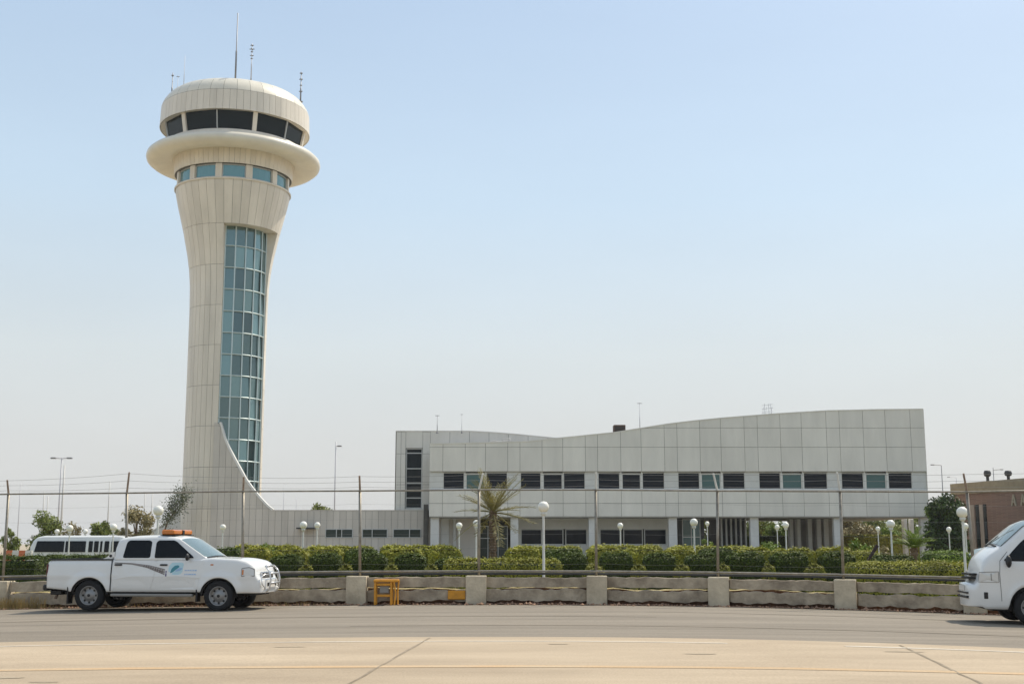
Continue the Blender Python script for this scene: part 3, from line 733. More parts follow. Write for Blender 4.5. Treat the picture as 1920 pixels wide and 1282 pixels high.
# ---------------------------------------------------------------- globe lamps in the garden
def globe_lamp_proto():
    t=thing('globe_lamp','x','lamp post')
    b=MB(); b.smooth=True; b.lathe([(.055,0),(.055,.25),(.036,.3),(.030,2.25)],n=12); b.build('pole',M['lampw'],t)
    b=MB(); b.smooth=True; b.lathe([(.01,-.001),(.10,0),(.10,.03),(.058,.05),(.058,.12)],n=12); b.build('base_plate',M['lampw'],t)
    b=MB(); b.smooth=True; b.lathe([(.03,2.22),(.075,2.26),(.08,2.31),(.05,2.34)],n=12); b.build('collar',M['lampw'],t)
    b=MB(); b.smooth=True; b.sphere((0,0,2.46),.148,20,14); b.build('globe',M['globe'],t)
    return t
lp0=globe_lamp_proto(); used=False
lamps=[(297,957,18,'white globe lamp standing tallest behind the roof of the white pickup'),
(131,990,13,'globe lamp in front of the windows of the parked minibus'),
(213,988,13,'globe lamp at the rear corner of the pickup cab beside the minibus'),
(107,996,9,'small globe lamp half hidden at the roof of the minibus, under the green tree'),
(160,996,9,'small distant globe lamp above the middle of the minibus roof'),
(418,988,11,'small globe lamp before the grey tower base just ahead of the pickup bonnet'),
(569,984,16,'larger of the two globe lamps before the low grey wing'),
(595,984,11,'smaller of the two globe lamps before the low grey wing'),
(861,985,13,'globe lamp left of the palm before the dark entrance'),
(893,981,14,'globe lamp between the fence post and the palm trunk'),
(1019,950,21,'big white globe lamp on a tall pole right behind the concrete wall'),
(1163,985,11,'globe lamp in front of the ground floor windows right of the big globe lamp'),
(1301,979,16,'globe lamp in front of the green glazed lobby'),
(1326,981,8,'faint far globe lamp seen through the undercroft beside the lobby'),
(1457,988,8,'far globe lamp seen through the open undercroft, left of its nearer neighbour'),
(1473,984,12,'globe lamp before the undercroft fins'),
(1646,991,8,'tiny far globe lamp under the right end of the offices'),
(1670,982,17,'thick globe lamp by the small bushy palm under the offices'),
(1779,992,9,'small globe lamp against the big dark tree'),
(1804,960,21,'big globe lamp by the front of the white van'),
(1810,986,11,'smaller globe lamp right behind the one at the van front')]
for px,py,d,lab in lamps:
    Y=.296*F/d/1.0
    X,Z=U(px,py,Y); z0=gz(X); sz=(Z-z0)/2.46
    if not used: o=lp0; o.location=(X,Y,z0); o['label']=lab; o['group']='white globe lamps in the garden'; used=True; o.scale=(1,1,sz)
    else: o=dup(lp0,(X,Y,z0),0,lab,'white globe lamps in the garden',(1,1,sz))
    # keep globes round: stretch only the pole
    o.scale=(sz,sz,sz) if .85<sz<1.2 else (1,1,1)
    if o.scale[0]==1: o.location.z=Z-2.46
# ---------------------------------------------------------------- perimeter wall and fence
def fx(px):
    X=0
    for _ in range(20): X=U(px,1085,yf(X))[0]
    return X
blocks=[3,228,447,670,893,1119,1347,1584,1826]
bx=[fx(p) for p in blocks]; bx=[bx[0]-3.0]+bx+[bx[-1]+3.1]
pw=thing('perimeter_wall','low weathered wall of concrete planks slotted between concrete blocks','wall',(0,yf(0),0))
random.seed(11)
def rotb(b,n0,X,Y,a,z):
    for i in range(n0,len(b.v)):
        x,y,zz_=b.v[i]; b.v[i]=(X+x*Cc(a)-y*S(a),Y+x*S(a)+y*Cc(a),zz_+z)
def slope(x): return math.atan(-.04*x) if x>0 else math.atan(.008*x)
for x in bx:
    b=MB(); b.bbox(-.255,.255,-.20,.25,-.25,.70,.015); rotb(b,0,x,yf(x),slope(x),gz(x)); b.build('block',M['concb'],pw,world=True)
def plank(b,x0,x1,z0,z1,th=.10,off=0,rag=.0):
    N=26; vs=[];fs=[]
    q1,q2,q3=[random.uniform(0,6) for _ in range(3)]; wv=lambda k,q:(S(k*.55+q)*.6+S(k*1.7+q*2)*.4+random.uniform(-.35,.35))*rag; tz=[wv(k,q1) for k in range(N+1)]; bz=[wv(k,q2) for k in range(N+1)]
    for k in range(N+1):
        x=x0+(x1-x0)*k/N; y=yf(x)+off; z=gz(x)
        a=z0+bz[k]; c=z1+tz[k]
        vs+= [(x,y-th/2,z+a),(x,y-th/2,z+c-.01),(x,y-th/2+.015,z+c),(x,y+th/2,z+c),(x,y+th/2,z+a)]
    for k in range(N):
        for i in range(5): fs.append((5*k+i,5*k+(i+1)%5,5*k+5+(i+1)%5,5*k+5+i))
    fs+= [(0,1,2,3,4),tuple(5*N+i for i in (4,3,2,1,0))]
    b.add(vs,fs)
for i,(x0,x1) in enumerate(zip(bx,bx[1:])):
    x0+=.26; x1-=.26
    last=(i>=len(bx)-3)
    b=MB(); plank(b,x0,x1,.415,.665+random.uniform(-.02,.01),rag=.014); b.build('plank',M['conc'],pw,world=True)
    b=MB(); plank(b,x0,x1,.085,.365+random.uniform(-.02,.012),off=-.02,rag=.030); b.build('plank',M['conc'],pw,world=True)
# rubble strip under the wall
b=MB()
for k in range(2600):
    x=random.uniform(-16,14); y=yf(x)+random.choice([random.gauss(-.32,.10),random.gauss(0,.2)]); s=random.uniform(.010,.040)*(1.8 if random.random()<.08 else 1)
    c=Vector((x,y,gz(x)+s*.3)); 
    vs=[c+Vector((random.uniform(.6,1.2)*s*a,random.uniform(.6,1.2)*s*bb,random.uniform(.5,1)*s*cc)) for a,bb,cc in ((1,0,0),(-1,0,0),(0,1,0),(0,-1,0),(0,0,1),(0,0,-.6))]
    b.add(vs,[(0,2,4),(2,1,4),(1,3,4),(3,0,4),(2,0,5),(1,2,5),(3,1,5),(0,3,5)])
M['rubble']=mat('rubble_stone',(.32,.19,.12),.95,0,.3,3,isl=.5)
kind(b.build('rubble',M['rubble']),'stuff')
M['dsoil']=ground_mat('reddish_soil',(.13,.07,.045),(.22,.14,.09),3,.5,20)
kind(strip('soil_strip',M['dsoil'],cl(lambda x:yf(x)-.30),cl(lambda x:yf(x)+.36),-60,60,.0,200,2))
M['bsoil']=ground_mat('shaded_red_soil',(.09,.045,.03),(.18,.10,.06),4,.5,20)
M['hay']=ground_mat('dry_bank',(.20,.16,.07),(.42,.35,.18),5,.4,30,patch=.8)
b=MB(); nb_=500; vs=[]
for k in range(nb_+1):
    x=-40+80*k/nb_; xc=max(-16,min(16,x)); h=.372+.022*S(x*1.3)+.014*S(x*3.1+1)+random.uniform(-.012,.012)
    if x>8.3: h-=.16
    vs.append((x,yf(xc)+.11,gz(x)-.02))
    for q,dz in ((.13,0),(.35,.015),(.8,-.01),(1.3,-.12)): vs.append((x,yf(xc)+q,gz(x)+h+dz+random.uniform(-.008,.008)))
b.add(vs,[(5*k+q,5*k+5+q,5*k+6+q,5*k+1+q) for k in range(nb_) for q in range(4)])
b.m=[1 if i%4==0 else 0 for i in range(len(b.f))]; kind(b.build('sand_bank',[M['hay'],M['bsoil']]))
# fence
fe=thing('security_fence','tall wire fence with steel posts and slanted barbed wire arms above the wall','fence',(0,yf(0)+.3,0))
posts=[(6,16,926,(17,900)),(237,238,924,(245,886)),(455,456,921,(459,894)),(675,675,920,(675,892)),(898,898,918,(906,888)),(1118,1117,918,(1117,886)),(1346,1345,920,(1336,888)),(1581,1575,921,(1567,886)),(1828,1813,922,(1803,888))]
FO=.10; P=[]
def yfx(X): return yf(max(-16,min(16,X)))+FO
for pb,pt,yt,arm in posts:
    X=0
    for _ in range(20): X=U(pb,1078,yfx(X))[0]
    Y=yfx(X); x1,z1=U(pt,yt,Y); z0=gz(X)+.55
    P.append((X,Y,z0,x1,z1,U(arm[0],arm[1],Y+.0)))
ext=(P[0][0]-3,yfx(-16),P[0][2],P[0][3]-3,P[0][4]-.06,(P[0][5][0]-3,P[0][5][1])); ext2=(P[-1][0]+3.2,yfx(15.5),P[-1][2],P[-1][3]+3.2,P[-1][4]-.02,(P[-1][5][0]+3.2,P[-1][5][1]))
P=[ext]+P+[ext2]
for i,(X,Y,z0,x1,z1,(ax,az)) in enumerate(P):
    b=MB(); b.smooth=True; b.cyl((X,Y,z0),(x1,Y,z1+.02),.036,n=10)
    po=b.build('post',M['galv'],fe,world=True)
    b=MB(); b.cyl((x1,Y,z1+.01),(ax,Y-.12,az),.028,.024,n=8)
    if i==2: b.cyl((x1,Y,z1+.01),(x1-.03,Y+.2,az+.03),.016,n=6)
    b.build('arm',M['lampw'] if i in (5,6,7,8) else M['rust'],po,world=True)
for nm,tf,r,off in (('top_rail',1,.021,0),('bottom_rail',None,.024,-.06)):
    pts_=[]
    for (X,Y,z0,x1,z1,a) in P:
        if tf: pts_.append((x1,Y-.035,z1))
        else: pts_.append((X,Y-.055,gz(X)+.81))
    b=MB(); b.smooth=True; b.tube(pts_,r,8); b.build(nm,M['galv'],fe,world=True)
b=MB()
def wireline(f,heightoff=0):
    pts_=[]
    for q in range(len(P)-1):
        A,B=P[q],P[q+1]
        for k in range(4):
            t=k/4; pa=f(A); pb_=f(B); p=Vector(pa).lerp(Vector(pb_),t); p.z-=.03*4*t*(1-t); pts_.append(p)
    pts_.append(Vector(f(P[-1]))); return pts_
for fr in (.25,.6,.95):
    b.tube(wireline(lambda p:(p[3]+(p[5][0]-p[3])*fr,p[1]-.12*fr,p[4]+(p[5][1]-p[4])*fr)),.0045,4)
b.build('barbed_wire',M['wire'],fe,world=True)
b=MB()
for fr in (.12,.3,.48,.66,.84): b.tube(wireline(lambda p:(p[0]+(p[3]-p[0])*fr,p[1]-.03,p[2]+.2+(p[4]-p[2]-.2)*fr)),.0022,4)
b.build('tension_wire',M['wire'],fe,world=True)
# dark strip added to draw the shadow line under the fence's bottom rail
b=MB(); plank_pts=[]
for (x0,x1) in zip(bx,bx[1:]):
    plank(b,x0+.0,x1-.0,.715,.775,th=.05,off=.14)
b.build('shadow_strip',M['darkm'],fe,world=True)
# yellow stand and board by the wall
X,Y,z=gp(725,1133); 
ys_=thing('yellow_stand','yellow painted steel stand leaning at the foot of the wall','stand',(X,Y-.05,z))
b=MB()
for x in (-.27,.13):
    for q in (-.17,.13): MB().bbox(x-.026,x+.026,q-.026,q+.026,0,.56,.008).build('leg',M['yellow'],ys_)
b=MB(); b.bbox(-.31,.30,-.215,.17,.56,.62,.01); b.build('top',M['yellow'],ys_)
b=MB(); b.bbox(-.23,.10,-.19,-.15,.20,.26,.008); b.bbox(-.23,.10,-.19,-.15,.47,.53,.008); b.build('crossbar',M['yellow'],ys_)
b=MB(); b.tube([(.22,-.24,0),(.24,-.21,.3),(.20,-.2,.56)],.022,8); b.tube([(.30,-.2,0),(.29,-.16,.35),(.31,-.12,.60)],.022,8); b.build('prop',M['yellow'],ys_)
b=MB(); b.box(-.16,.06,-.12,-.08,.30,.46); b.build('box',M['stepg'],ys_)
X,Y,z=gp(860,1128)
o=MB().bbox(-.22,.22,-.03,.03,.12,.34,.01).build('yellow_board',M['yellow'],loc=(X,yf(X)-.12,z)); tag(o,'orange-yellow board leaning on the wall beside a concrete block','board')
# stick leaning in the garden
a=U(1612,1075,34.5); c=U(1647,1022,34.5)
o=MB().tube([(0,0,0),(c[0]-a[0],.1,c[1]-a[1])],[.03,.05],8).build('leaning_pole',mat('dark_pole',(.04,.022,.018),.8),loc=(a[0],34.5,a[1])); tag(o,'dark reddish pole leaning over the low hedge on the right','pole')
# two concrete stubs seen under the pickup, dry weeds
for px,lab in ((266,'left of the two pale concrete stubs seen under the pickup'),(299,'right of the two pale concrete stubs seen under the pickup')):
    X,Y,z=gp(px,1134); o=MB().bbox(-.06,.06,-.08,.08,0,.28,.015).build('concrete_stub',M['concb'],loc=(X,Y,z)); tag(o,lab,'stub','concrete stubs at the wall')
# ---------------------------------------------------------------- hedges
def leafquad(b,c,n,s,rnd=.8):
    n=(n+Vector((random.gauss(0,rnd),random.gauss(0,rnd),random.gauss(0,rnd)))).normalized()
    a=n.orthogonal().normalized(); q=random.uniform(0,PI); u=a*Cc(q)+n.cross(a)*S(q); v=n.cross(u); l=s*random.uniform(.7,1.3); w_=l*.5
    b.add([c-u*l,c+v*w_,c+u*l,c-v*w_],[(0,1,2,3)])
def hedge_mesh(W,D,Hh,seed,nl,s=.03,mt='hedge'):
    random.seed(seed); b=MB(); b.mi=1
    cr=.06
    b.bbox(-W/2+cr,W/2-cr,-D/2+cr,D/2-cr,0,Hh-cr,.09); b.mi=0
    ph=[random.uniform(0,6) for _ in range(4)]
    faces=[('f',W*Hh),('t',W*D*1.3),('l',D*Hh*.7),('r',D*Hh*.7),('b',W*Hh*.3)]; tot=sum(f[1] for f in faces)
    for nm,ar in faces:
        for _ in range(int(nl*ar/tot)):
            u=random.uniform(-1,1); v=random.random()
            if nm in 'fb': x=u*W/2; z=v*Hh; y=(-1 if nm=='f' else 1)*D/2; n=Vector((0,-1 if nm=='f' else 1,.2))
            elif nm=='t': x=u*W/2; y=random.uniform(-1,1)*D/2; z=Hh; n=Vector((0,0,1))
            else: x=(-1 if nm=='l' else 1)*W/2; y=random.uniform(-1,1)*D/2; z=v*Hh; n=Vector((-1 if nm=='l' else 1,0,.2))
            # round the upper edges and let the surface wobble
            e=max(0,z-(Hh-.13))/.13; k=1-.16*e*e
            wob=.035*(S(x*7+ph[0])+S(z*8+ph[1])+S(y*9+ph[2]))
            ex=max(0,abs(x)-(W/2-.15))/.15
            rd=.20; e=max(0.,z-(Hh-rd))/rd
            if nm in 'fb' and e>0:
                sg=-1 if nm=='f' else 1; y=sg*(D/2-rd*(1-math.sqrt(max(0,1-e*e)))); n=Vector((0,sg*(1.02-e),e+.2)).normalized()
            if nm in 'lr' and e>0:
                sg=-1 if nm=='l' else 1; x=sg*(W/2-rd*.7*(1-math.sqrt(max(0,1-e*e)))); n=Vector((sg*(1.02-e),0,e+.2)).normalized()
            if nm=='t': x*=1-.2/W; y*=1-.3/D
            ec=max(0,abs(x)-(W/2-.08))/.08
            if nm in 'fb': y*=1-.06*ec*ec
            p=Vector((x,y,z))+n*(wob*.6+random.gauss(0,.016))
            if random.random()<.03: p+=n*random.uniform(.02,.10)
            leafquad(b,p,n,s,.42)
    return b
def make_hedge(W,D,Hh,seed,nl,mt,s=.035):
    return hedge_mesh(W,D,Hh,seed,nl,s)
HL='trimmed hedge blocks in the garden'
protos=[]
def hedge(px0,px1,ytop,Y,D,lab,mt='hedge',dens=4200,variant=None,s=.028,cache={}):
    x0,zt=U(px0,ytop,Y); x1,_=U(px1,ytop,Y); X=(x0+x1)/2; W=x1-x0; Hh=zt-gz(X)-.07
    key=(variant,mt) if variant is not None else None
    if key and key in cache:
        src,w0,h0=cache[key]; o=src.copy(); col.objects.link(o); o.scale=(W/w0,1,Hh/h0); o.location=(X,Y,gz(X)-.01)
        tag(o,lab,'hedge',HL); return o
    ar=W*Hh*1.3+W*D*1.3+D*Hh*1.4
    o=hedge_mesh(W,D,Hh,int(px0)+variant if variant else int(px0),int(ar*dens),s).build('hedge',[M[mt],M['hcore']],loc=(X,Y,gz(X)-.01))
    tag(o,lab,'hedge',HL)
    if key: cache[key]=(o,W,Hh)
    return o
front=[(509,566),(580,642),(655,726),(740,801),(815,880),(1046,1101),(1124,1186),(1204,1266),(1285,1346),(1360,1431),(1444,1511),(1535,1600)]
for i,(a,c) in enumerate(front):
    hedge(a+3,c-3,(1038,1037,1037,1038,1043,1037,1036,1037,1036,1035,1036,1036)[i],35.2,.9,'trimmed dark green hedge block, %s from the left in the front row'%ORD[i],variant=1+i%4)
low=[(566,580),(642,655),(727,740),(802,815)]
second=[(400,452),(462,505),(520,575),(592,640),(652,705),(722,790),(805,862),(950,1010),(1020,1090),(1102,1160),(1172,1232),(1245,1300),(1314,1370),(1384,1440),(1452,1520),(1535,1588)]
for i,(a,c) in enumerate(second):
    hedge(a,c,1025+(i*7%3),41.5,1.0,'lighter green hedge block, %s from the left in the second row'%ORD[i],'hedgey' if i%4 else 'hedge',2200,variant=5+i%4,s=.04)
third=[(440,560),(575,700),(715,850),(960,1090),(1105,1240),(1255,1400)]
for i,(a,c) in enumerate(third):
    hedge(a,c,1021+(i%2)*1.5,52,1.2,'long yellowish green hedge, %s from the left in the back row'%ORD[i],'hedgey',1200,variant=9,s=.05)
hedge(835,1050,1046,34.0,1.3,'long low yellow-green hedge between the palm and the concrete wall','hedgey',2200,variant=20)
hedge(1592,1815,1051,33.2,1.2,'long low yellow-green hedge before the small bushy palm on the right','hedgey',2200,variant=21)
hedge(1640,1705,1038,37.5,1.0,'small dark hedge behind the low hedge, left of the small bushy palm','hedge',2200,variant=22)
hedge(1735,1812,1030,38.5,1.4,'loose green hedge behind the low hedge, right of the small bushy palm','leafv',2000,variant=23)
hedge(1595,1640,1030,42,1.4,'pale yellow-green shrub block beside the leaning pole','hedgey',2000,variant=24)
hedge(-30,84,1041,33.6,1.3,'dark hedge at the left edge of the photo behind the pickup tailgate','hedge',2400,variant=25)
hedge(88,206,1037,40,1.3,'long hedge right in front of the parked minibus','hedge',2200,variant=26)
hedge(1100,1128,1056,33.2,.7,'knee-high bit of hedge beside the front row block by the fence post','hedgey',2200,variant=27)
for i,(a,c) in enumerate(((566,582),(641,656),(726,741),(801,816),(1186,1204),(1266,1285),(1346,1361),(1431,1445),(1511,1536))):
    hedge(a-4,c+4,1057,34.6,.5,'low light green filler hedge in the %s gap of the front row from the left'%ORD[i],'hedgey',2200,variant=28)
# ---------------------------------------------------------------- trees, palms
def tree(name,lab,cat,px,ybase,ytop,wpx,Y,mt,seed,n=5000,s=.09,trunk=.12,cy_=None,clumps=16,group=None,low_=.25,sparse=1.0):
    random.seed(seed)
    X,z0=U(px,ybase,Y); z0=gz(X) if ybase is None else max(gz(X),-.25) ; _,zt=U(px,ytop,Y); Wd=(U(px+wpx/2,ytop,Y)[0]-U(px-wpx/2,ytop,Y)[0])/2
    Hh=zt-z0; t=thing(name,lab,cat,(X,Y,z0),group=group)
    b=MB(); b.smooth=True
    b.tube([(0,0,-.1),(random.uniform(-.1,.1),0,Hh*.3),(random.uniform(-.15,.15),.1,Hh*.6),(0,0,Hh*.85)],[trunk,trunk*.8,trunk*.5,trunk*.15],8)
    cls=[]
    for k in range(clumps):
        a=random.uniform(0,2*PI); rr=Wd*math.sqrt(random.random())*.78; zc=Hh*random.uniform(low_+.08,.9); rr*=math.sqrt(max(.1,1-((zc/Hh-(low_+.35))/.62)**2))
        c=Vector((rr*Cc(a),rr*S(a),zc)); cr=Wd*random.uniform(.22,.48); cls.append((c,cr))
        b.tube([(0,0,max(.1,zc*.55)),c*.6+Vector((0,0,zc*.25)),c],[trunk*.35,trunk*.2,trunk*.06],5)
    b.build('trunk',M['bark'],t)
    b=MB()
    for _ in range(int(n*sparse)):
        c,cr=random.choice(cls); d=Vector((random.gauss(0,1),random.gauss(0,1),random.gauss(0,1))).normalized()
        p=c+d*cr*(random.random()**.75)*1.15; p.z=max(p.z,Hh*low_*.6)
        leafquad(b,p,d,s,.7)
    b.build('crown',M[mt],t)
    return t
tree('broadleaf_tree','round green tree left of the mast behind the minibus','tree',84,1040,962,74,78,'leafg',1,5200,.10,.12,low_=.2)
tree('thorny_tree','thin brownish tree behind the middle of the minibus','tree',137,1040,974,52,82,'leafb',2,1300,.08,.08,low_=.2)
tree('broadleaf_tree','small green tree above the right part of the minibus','tree',188,1040,972,44,80,'leafg',3,3000,.10,.1,low_=.2)
tree('broadleaf_tree','low dark green bush by the pickup cab behind the minibus','tree',215,1040,984,36,84,'leafg',33,1800,.10,.1,low_=.1)
tree('dry_tree','ochre dry-leaved tree behind the second fence post','tree',256,1040,946,80,76,'leafb',4,4200,.10,.12,low_=.15)
random.seed(21); X0,Z0=U(308,985,98); X1,Z1=U(346,926,98)
t=thing('leaning_tree','thin grey-green tree rising at the left edge of the tower','tree',(X0-.6,98,-.2))
b=MB(); b.smooth=True; b.tube([(0,0,0),(.3,0,1.6),(.9,0,Z0+.6),(X1-X0+.4,0,Z1-.4)],[.10,.08,.06,.02],7)
for k in range(9):
    f=k/8; p=Vector((.6+(X1-X0)*f,0,Z0+.2+(Z1-Z0)*f)); b.tube([p,p+Vector((random.uniform(-.5,.5),random.uniform(-.4,.4),random.uniform(.2,.6)))],[.03,.01],5)
b.build('trunk',M['bark'],t); b=MB()
for k in range(2600):
    f=random.random()**.7; p=Vector((.6+(X1-X0)*f,0,Z0+.35+(Z1-Z0)*f))+Vector((random.gauss(0,.30+.12*f),random.gauss(0,.4),random.gauss(0,.30+.10*f))); leafquad(b,p,Vector((0,0,1)),.075,1)
b.build('crown',M['leafgr'],t)
tree('broadleaf_tree','green treetop showing over the low grey wing','tree',601,1040,940,54,118,'leafg',6,3200,.14,.16,low_=.5)
tree('shrub','low shrub at the far left behind the first fence post','shrub',20,1040,985,44,80,'leafg',7,2400,.1,.08,low_=.05)
tree('large_dark_tree','large dense dark tree between the offices and the brick building','tree',1778,1040,924,82,92,'leafd',8,17000,.13,.25,low_=.03,clumps=46)
tree('bright_tree','bright green tree top edge just behind the dark tree','tree',1764,1040,926,44,95,'leafv',9,4000,.13,.2,low_=.5)  # crown in the vivid leaf colour
# greenery seen through the undercroft
for i,(px,yt,wp,Y,mt,lab) in enumerate([(1330,972,70,122,'leafg','pale green tree seen past the lobby through the undercroft'),(1425,968,80,122,'leafg','hazy green tree seen through the undercroft left of the fins'),(1462,985,70,116,'leafv','low bright shrub seen through the undercroft left of the fins'),
    (1590,962,90,124,'leafb','brownish tree behind the left part of the right undercroft'),(1650,958,100,126,'leafg','broad green tree behind the middle of the right undercroft'),(1615,990,90,118,'leafb','dry shrub at the back of the right undercroft'),(1705,962,90,128,'leafg','green tree near the corner column of the offices'),(1675,992,60,119,'leafv','low bright shrub behind the small bushy palm')]):
    tree('garden_tree',lab,'tree',px,1040,yt,wp,Y,mt,40+i,5200,.17,.12,low_=.04,clumps=26)
for i,(px,yt,wp,Y,mt,lab) in enumerate([(1612,1012,60,46,'leafv','loose bright shrub behind the leaning pole'),(1440,1014,60,60,'leafv','bright garden shrub before the undercroft'),(1325,1005,30,75,'leafv','narrow green shrub beside the lobby'),(497,1017,40,48,'leafv','small rounded shrub poking above the hedges ahead of the pickup'),(1662,1020,40,47,'leafb','brownish shrub at the foot of the thick globe lamp')]):
    tree('garden_shrub',lab,'shrub',px,1040,yt,wp,Y,mt,60+i,1800,.06,.05,low_=.05,group=None)
hedge(1395,1482,1004,112,2,'long bright green hedge seen through the undercroft left of the fins','leafv',500,variant=40,s=.11)
hedge(1575,1725,1003,113,2,'long pale green hedge seen behind the right undercroft','hedgey',500,variant=41,s=.11)
hedge(1270,1352,1008,111,2,'green hedge seen between lobby and stair core','leafv',500,variant=42,s=.11)
def palm(name,lab,px,ybase,ycr,Y,fr,nf,mt,seed,tr=.16,up=(10,80),leaf=.30,droop=.5,dead=0):
    random.seed(seed); X,zc=U(px,ycr,Y); z0=gz(X)
    t=thing(name,lab,'palm',(X,Y,z0)); h=zc-z0
    b=MB(); b.smooth=False
    prof=[]
    N=max(4,int(h/.09))
    for k in range(N+1):
        f=k/N; r=tr*(1.25-.35*f) if f<.6 else tr*(1.04+.25*S((f-.6)/.4*PI)); prof+=[(r*1.1,h*f),(r*.92,h*f+.05)]
    b.lathe(prof,n=11); 
    # old frond stubs
    for k in range(int(60*h)):
        a=random.uniform(0,2*PI); z=random.uniform(.05,h); r=tr*1.0
        b.cyl((r*Cc(a)*.9,r*S(a)*.9,z),(r*Cc(a)*1.45,r*S(a)*1.45,z+.10),.03,.012,n=4)
    b.build('trunk',M['barkp'],t)
    for k in range(nf):
        az=k*2.39996+random.uniform(-.2,.2); el=R(random.uniform(*up)); L=fr*random.uniform(.8,1.1)
        if k<dead: el=R(random.uniform(-40,5))
        pts_=[];p=Vector((0,0,h)); e=el; st=L/9
        for q in range(10):
            pts_.append(p.copy()); p=p+Vector((Cc(az)*Cc(e),S(az)*Cc(e),S(e)))*st; e-=droop/9*(1+q*.12)
        b=MB(); b.tube(pts_,[.022-.0018*q for q in range(10)],5)
        for q in range(2,10):
            for sgn in (-1,1):
                for j in range(3):
                    f=(q-1+j/3)/9; c=pts_[q-1].lerp(pts_[q],j/3); d=(pts_[q]-pts_[q-1]).normalized(); side=d.cross(Vector((0,0,1))).normalized()*sgn
                    upv=side.cross(d)*sgn
                    dr=(d*.75+side*.75+Vector((0,0,random.uniform(-.15,.35)))).normalized(); l=leaf*(1-.5*abs(f-.45)*1.6)*random.uniform(.8,1.15); wv=d*.016
                    b.add([c-wv,c+dr*l*.5-wv*.9,c+dr*l,c+dr*l*.5+wv*.9],[(0,1,2,3)])
        b.build('frond',M[mt],t)
    return t
palm('palm_tree','young palm with dry olive-brown fronds before the office building',924,1045,960,43,1.55,36,'palm',5,.10,(6,80),.34,.22,6)
palm('palm_shrub','small bushy green palm on the right before the offices',1714,1050,1028,44,.80,26,'leafv',6,.10,(15,85),.28,.5)
# dry weeds at the left foot of the wall
b=MB(); random.seed(5)
for k in range(900):
    px=random.choice([random.gauss(85,22),random.gauss(60,30),random.uniform(0,640)]); X,Y,z=gp(max(0,px),1134); Y=yf(X)-random.uniform(.2,.38); h=random.uniform(.05,.32)*(1 if px<130 else .35)
    d=Vector((random.gauss(0,.05),random.gauss(0,.05),h)); c=Vector((X,Y,z)); s_=Vector((.006,0,0)); b.add([c-s_,c+s_,c+d+s_*.3,c+d-s_*.3],[(0,1,2,3)])
kind(b.build('dry_weeds',leafmat('dry_grass',(.30,.20,.07),(.45,.33,.13))),'stuff')
# ---------------------------------------------------------------- vehicles
def lerp_tab(tab,x):
    if x<=tab[0][0]: return tab[0][1]
    for (a,c),(d,e) in zip(tab,tab[1:]):
        if x<=d: return c+(e-c)*(x-a)/(d-a) if d>a else e
    return tab[-1][1]
def smooth_tab(tab,x,h=.04):
    return sum(lerp_tab(tab,x+h*k) for k in (-1,-.5,0,.5,1))/5
def shell(xs,zb,zt,wf,NR=12,K=10,crown=.02,bulge=(0,0),skip_top=None,mats=1):
    """side skins, top, underside and end caps of a vehicle body; mi 0 paint, 1 underside"""
    b=MB(); b.smooth=True; L=[];Rr=[]
    rows=[k/NR for k in range(NR+1)]
    rows=[t if t<.7 else .7+.3*(1-max(0.,1-(t-.7)/.3)**1.8) for t in rows]
    vs=[];idx={}
    def vid(key,p):
        if key not in idx: idx[key]=len(vs); vs.append(p)
        return idx[key]
    n=len(xs); fs=[];ms=[]
    def sv(i,r,sd):
        x=xs[i]; a,c=zb(x),zt(x); z=a+(c-a)*rows[r]; return (x,sd*wf(x,z,c),z)
    def q(keys,pts,m=0): fs.append([vid(k,p) for k,p in zip(keys,pts)]); ms.append(m)
    for i in range(n-1):
        for r in range(NR):
            for sd in (-1,1):
                ks=[(i,r,sd),(i+1,r,sd),(i+1,r+1,sd),(i,r+1,sd)]
                if sd==1: ks=ks[::-1]
                q(ks,[sv(*k) for k in ks])
    def tv(i,k,top):
        r=NR if top else 0
        if k==0: return (i,r,-1),sv(i,r,-1)
        if k==K: return (i,r,1),sv(i,r,1)
        p=sv(i,r,1); w_=p[1]; u=-1+2*k/K
        return ('t' if top else 'b',i,k),(p[0],u*w_,p[2]+(crown*(1-u*u) if top else 0))
    for i in range(n-1):
        for k in range(K):
            xm=(xs[i]+xs[i+1])/2
            if not(skip_top and skip_top(xm)):
                a=[tv(i,k,1),tv(i+1,k,1),tv(i+1,k+1,1),tv(i,k+1,1)]; q([t[0] for t in a],[t[1] for t in a])
            a=[tv(i,k+1,0),tv(i+1,k+1,0),tv(i+1,k,0),tv(i,k,0)]; q([t[0] for t in a],[t[1] for t in a],1)
    for e,i in ((0,0),(1,n-1)):
        def cv(r,k):
            if k==0: return (i,r,-1),sv(i,r,-1)
            if k==K: return (i,r,1),sv(i,r,1)
            p=sv(i,r,1); u=-1+2*k/K
            if r==NR: return tv(i,k,1)[0],(lambda t:(t[0]+bulge[e]*(1-u**4),t[1],t[2]))(tv(i,k,1)[1])
            if r==0: return tv(i,k,0)[0],(lambda t:(t[0]+bulge[e]*(1-u**4),t[1],t[2]))(tv(i,k,0)[1])
            return ('c',e,r,k),(p[0]+bulge[e]*(1-u**4),u*p[1],p[2])
        for r in range(NR):
            for k in range(K):
                a=[cv(r,k),cv(r,k+1),cv(r+1,k+1),cv(r+1,k)]
                if e==0: a=a[::-1]
                q([t[0] for t in a],[t[1] for t in a])
    # bulged cap vertices must win over flat ones
    for e,i in ((0,0),(1,n-1)):
        for top in (0,1):
            for k in range(1,K):
                key=('t' if top else 'b',i,k)
                if key in idx:
                    u=-1+2*k/K; p=tv(i,k,top)[1]; vs[idx[key]]=(p[0]+bulge[e]*(1-u**4),p[1],p[2])
    b.v=vs; b.f=fs; b.m=ms; b.sm=[True]*len(fs)
    return b
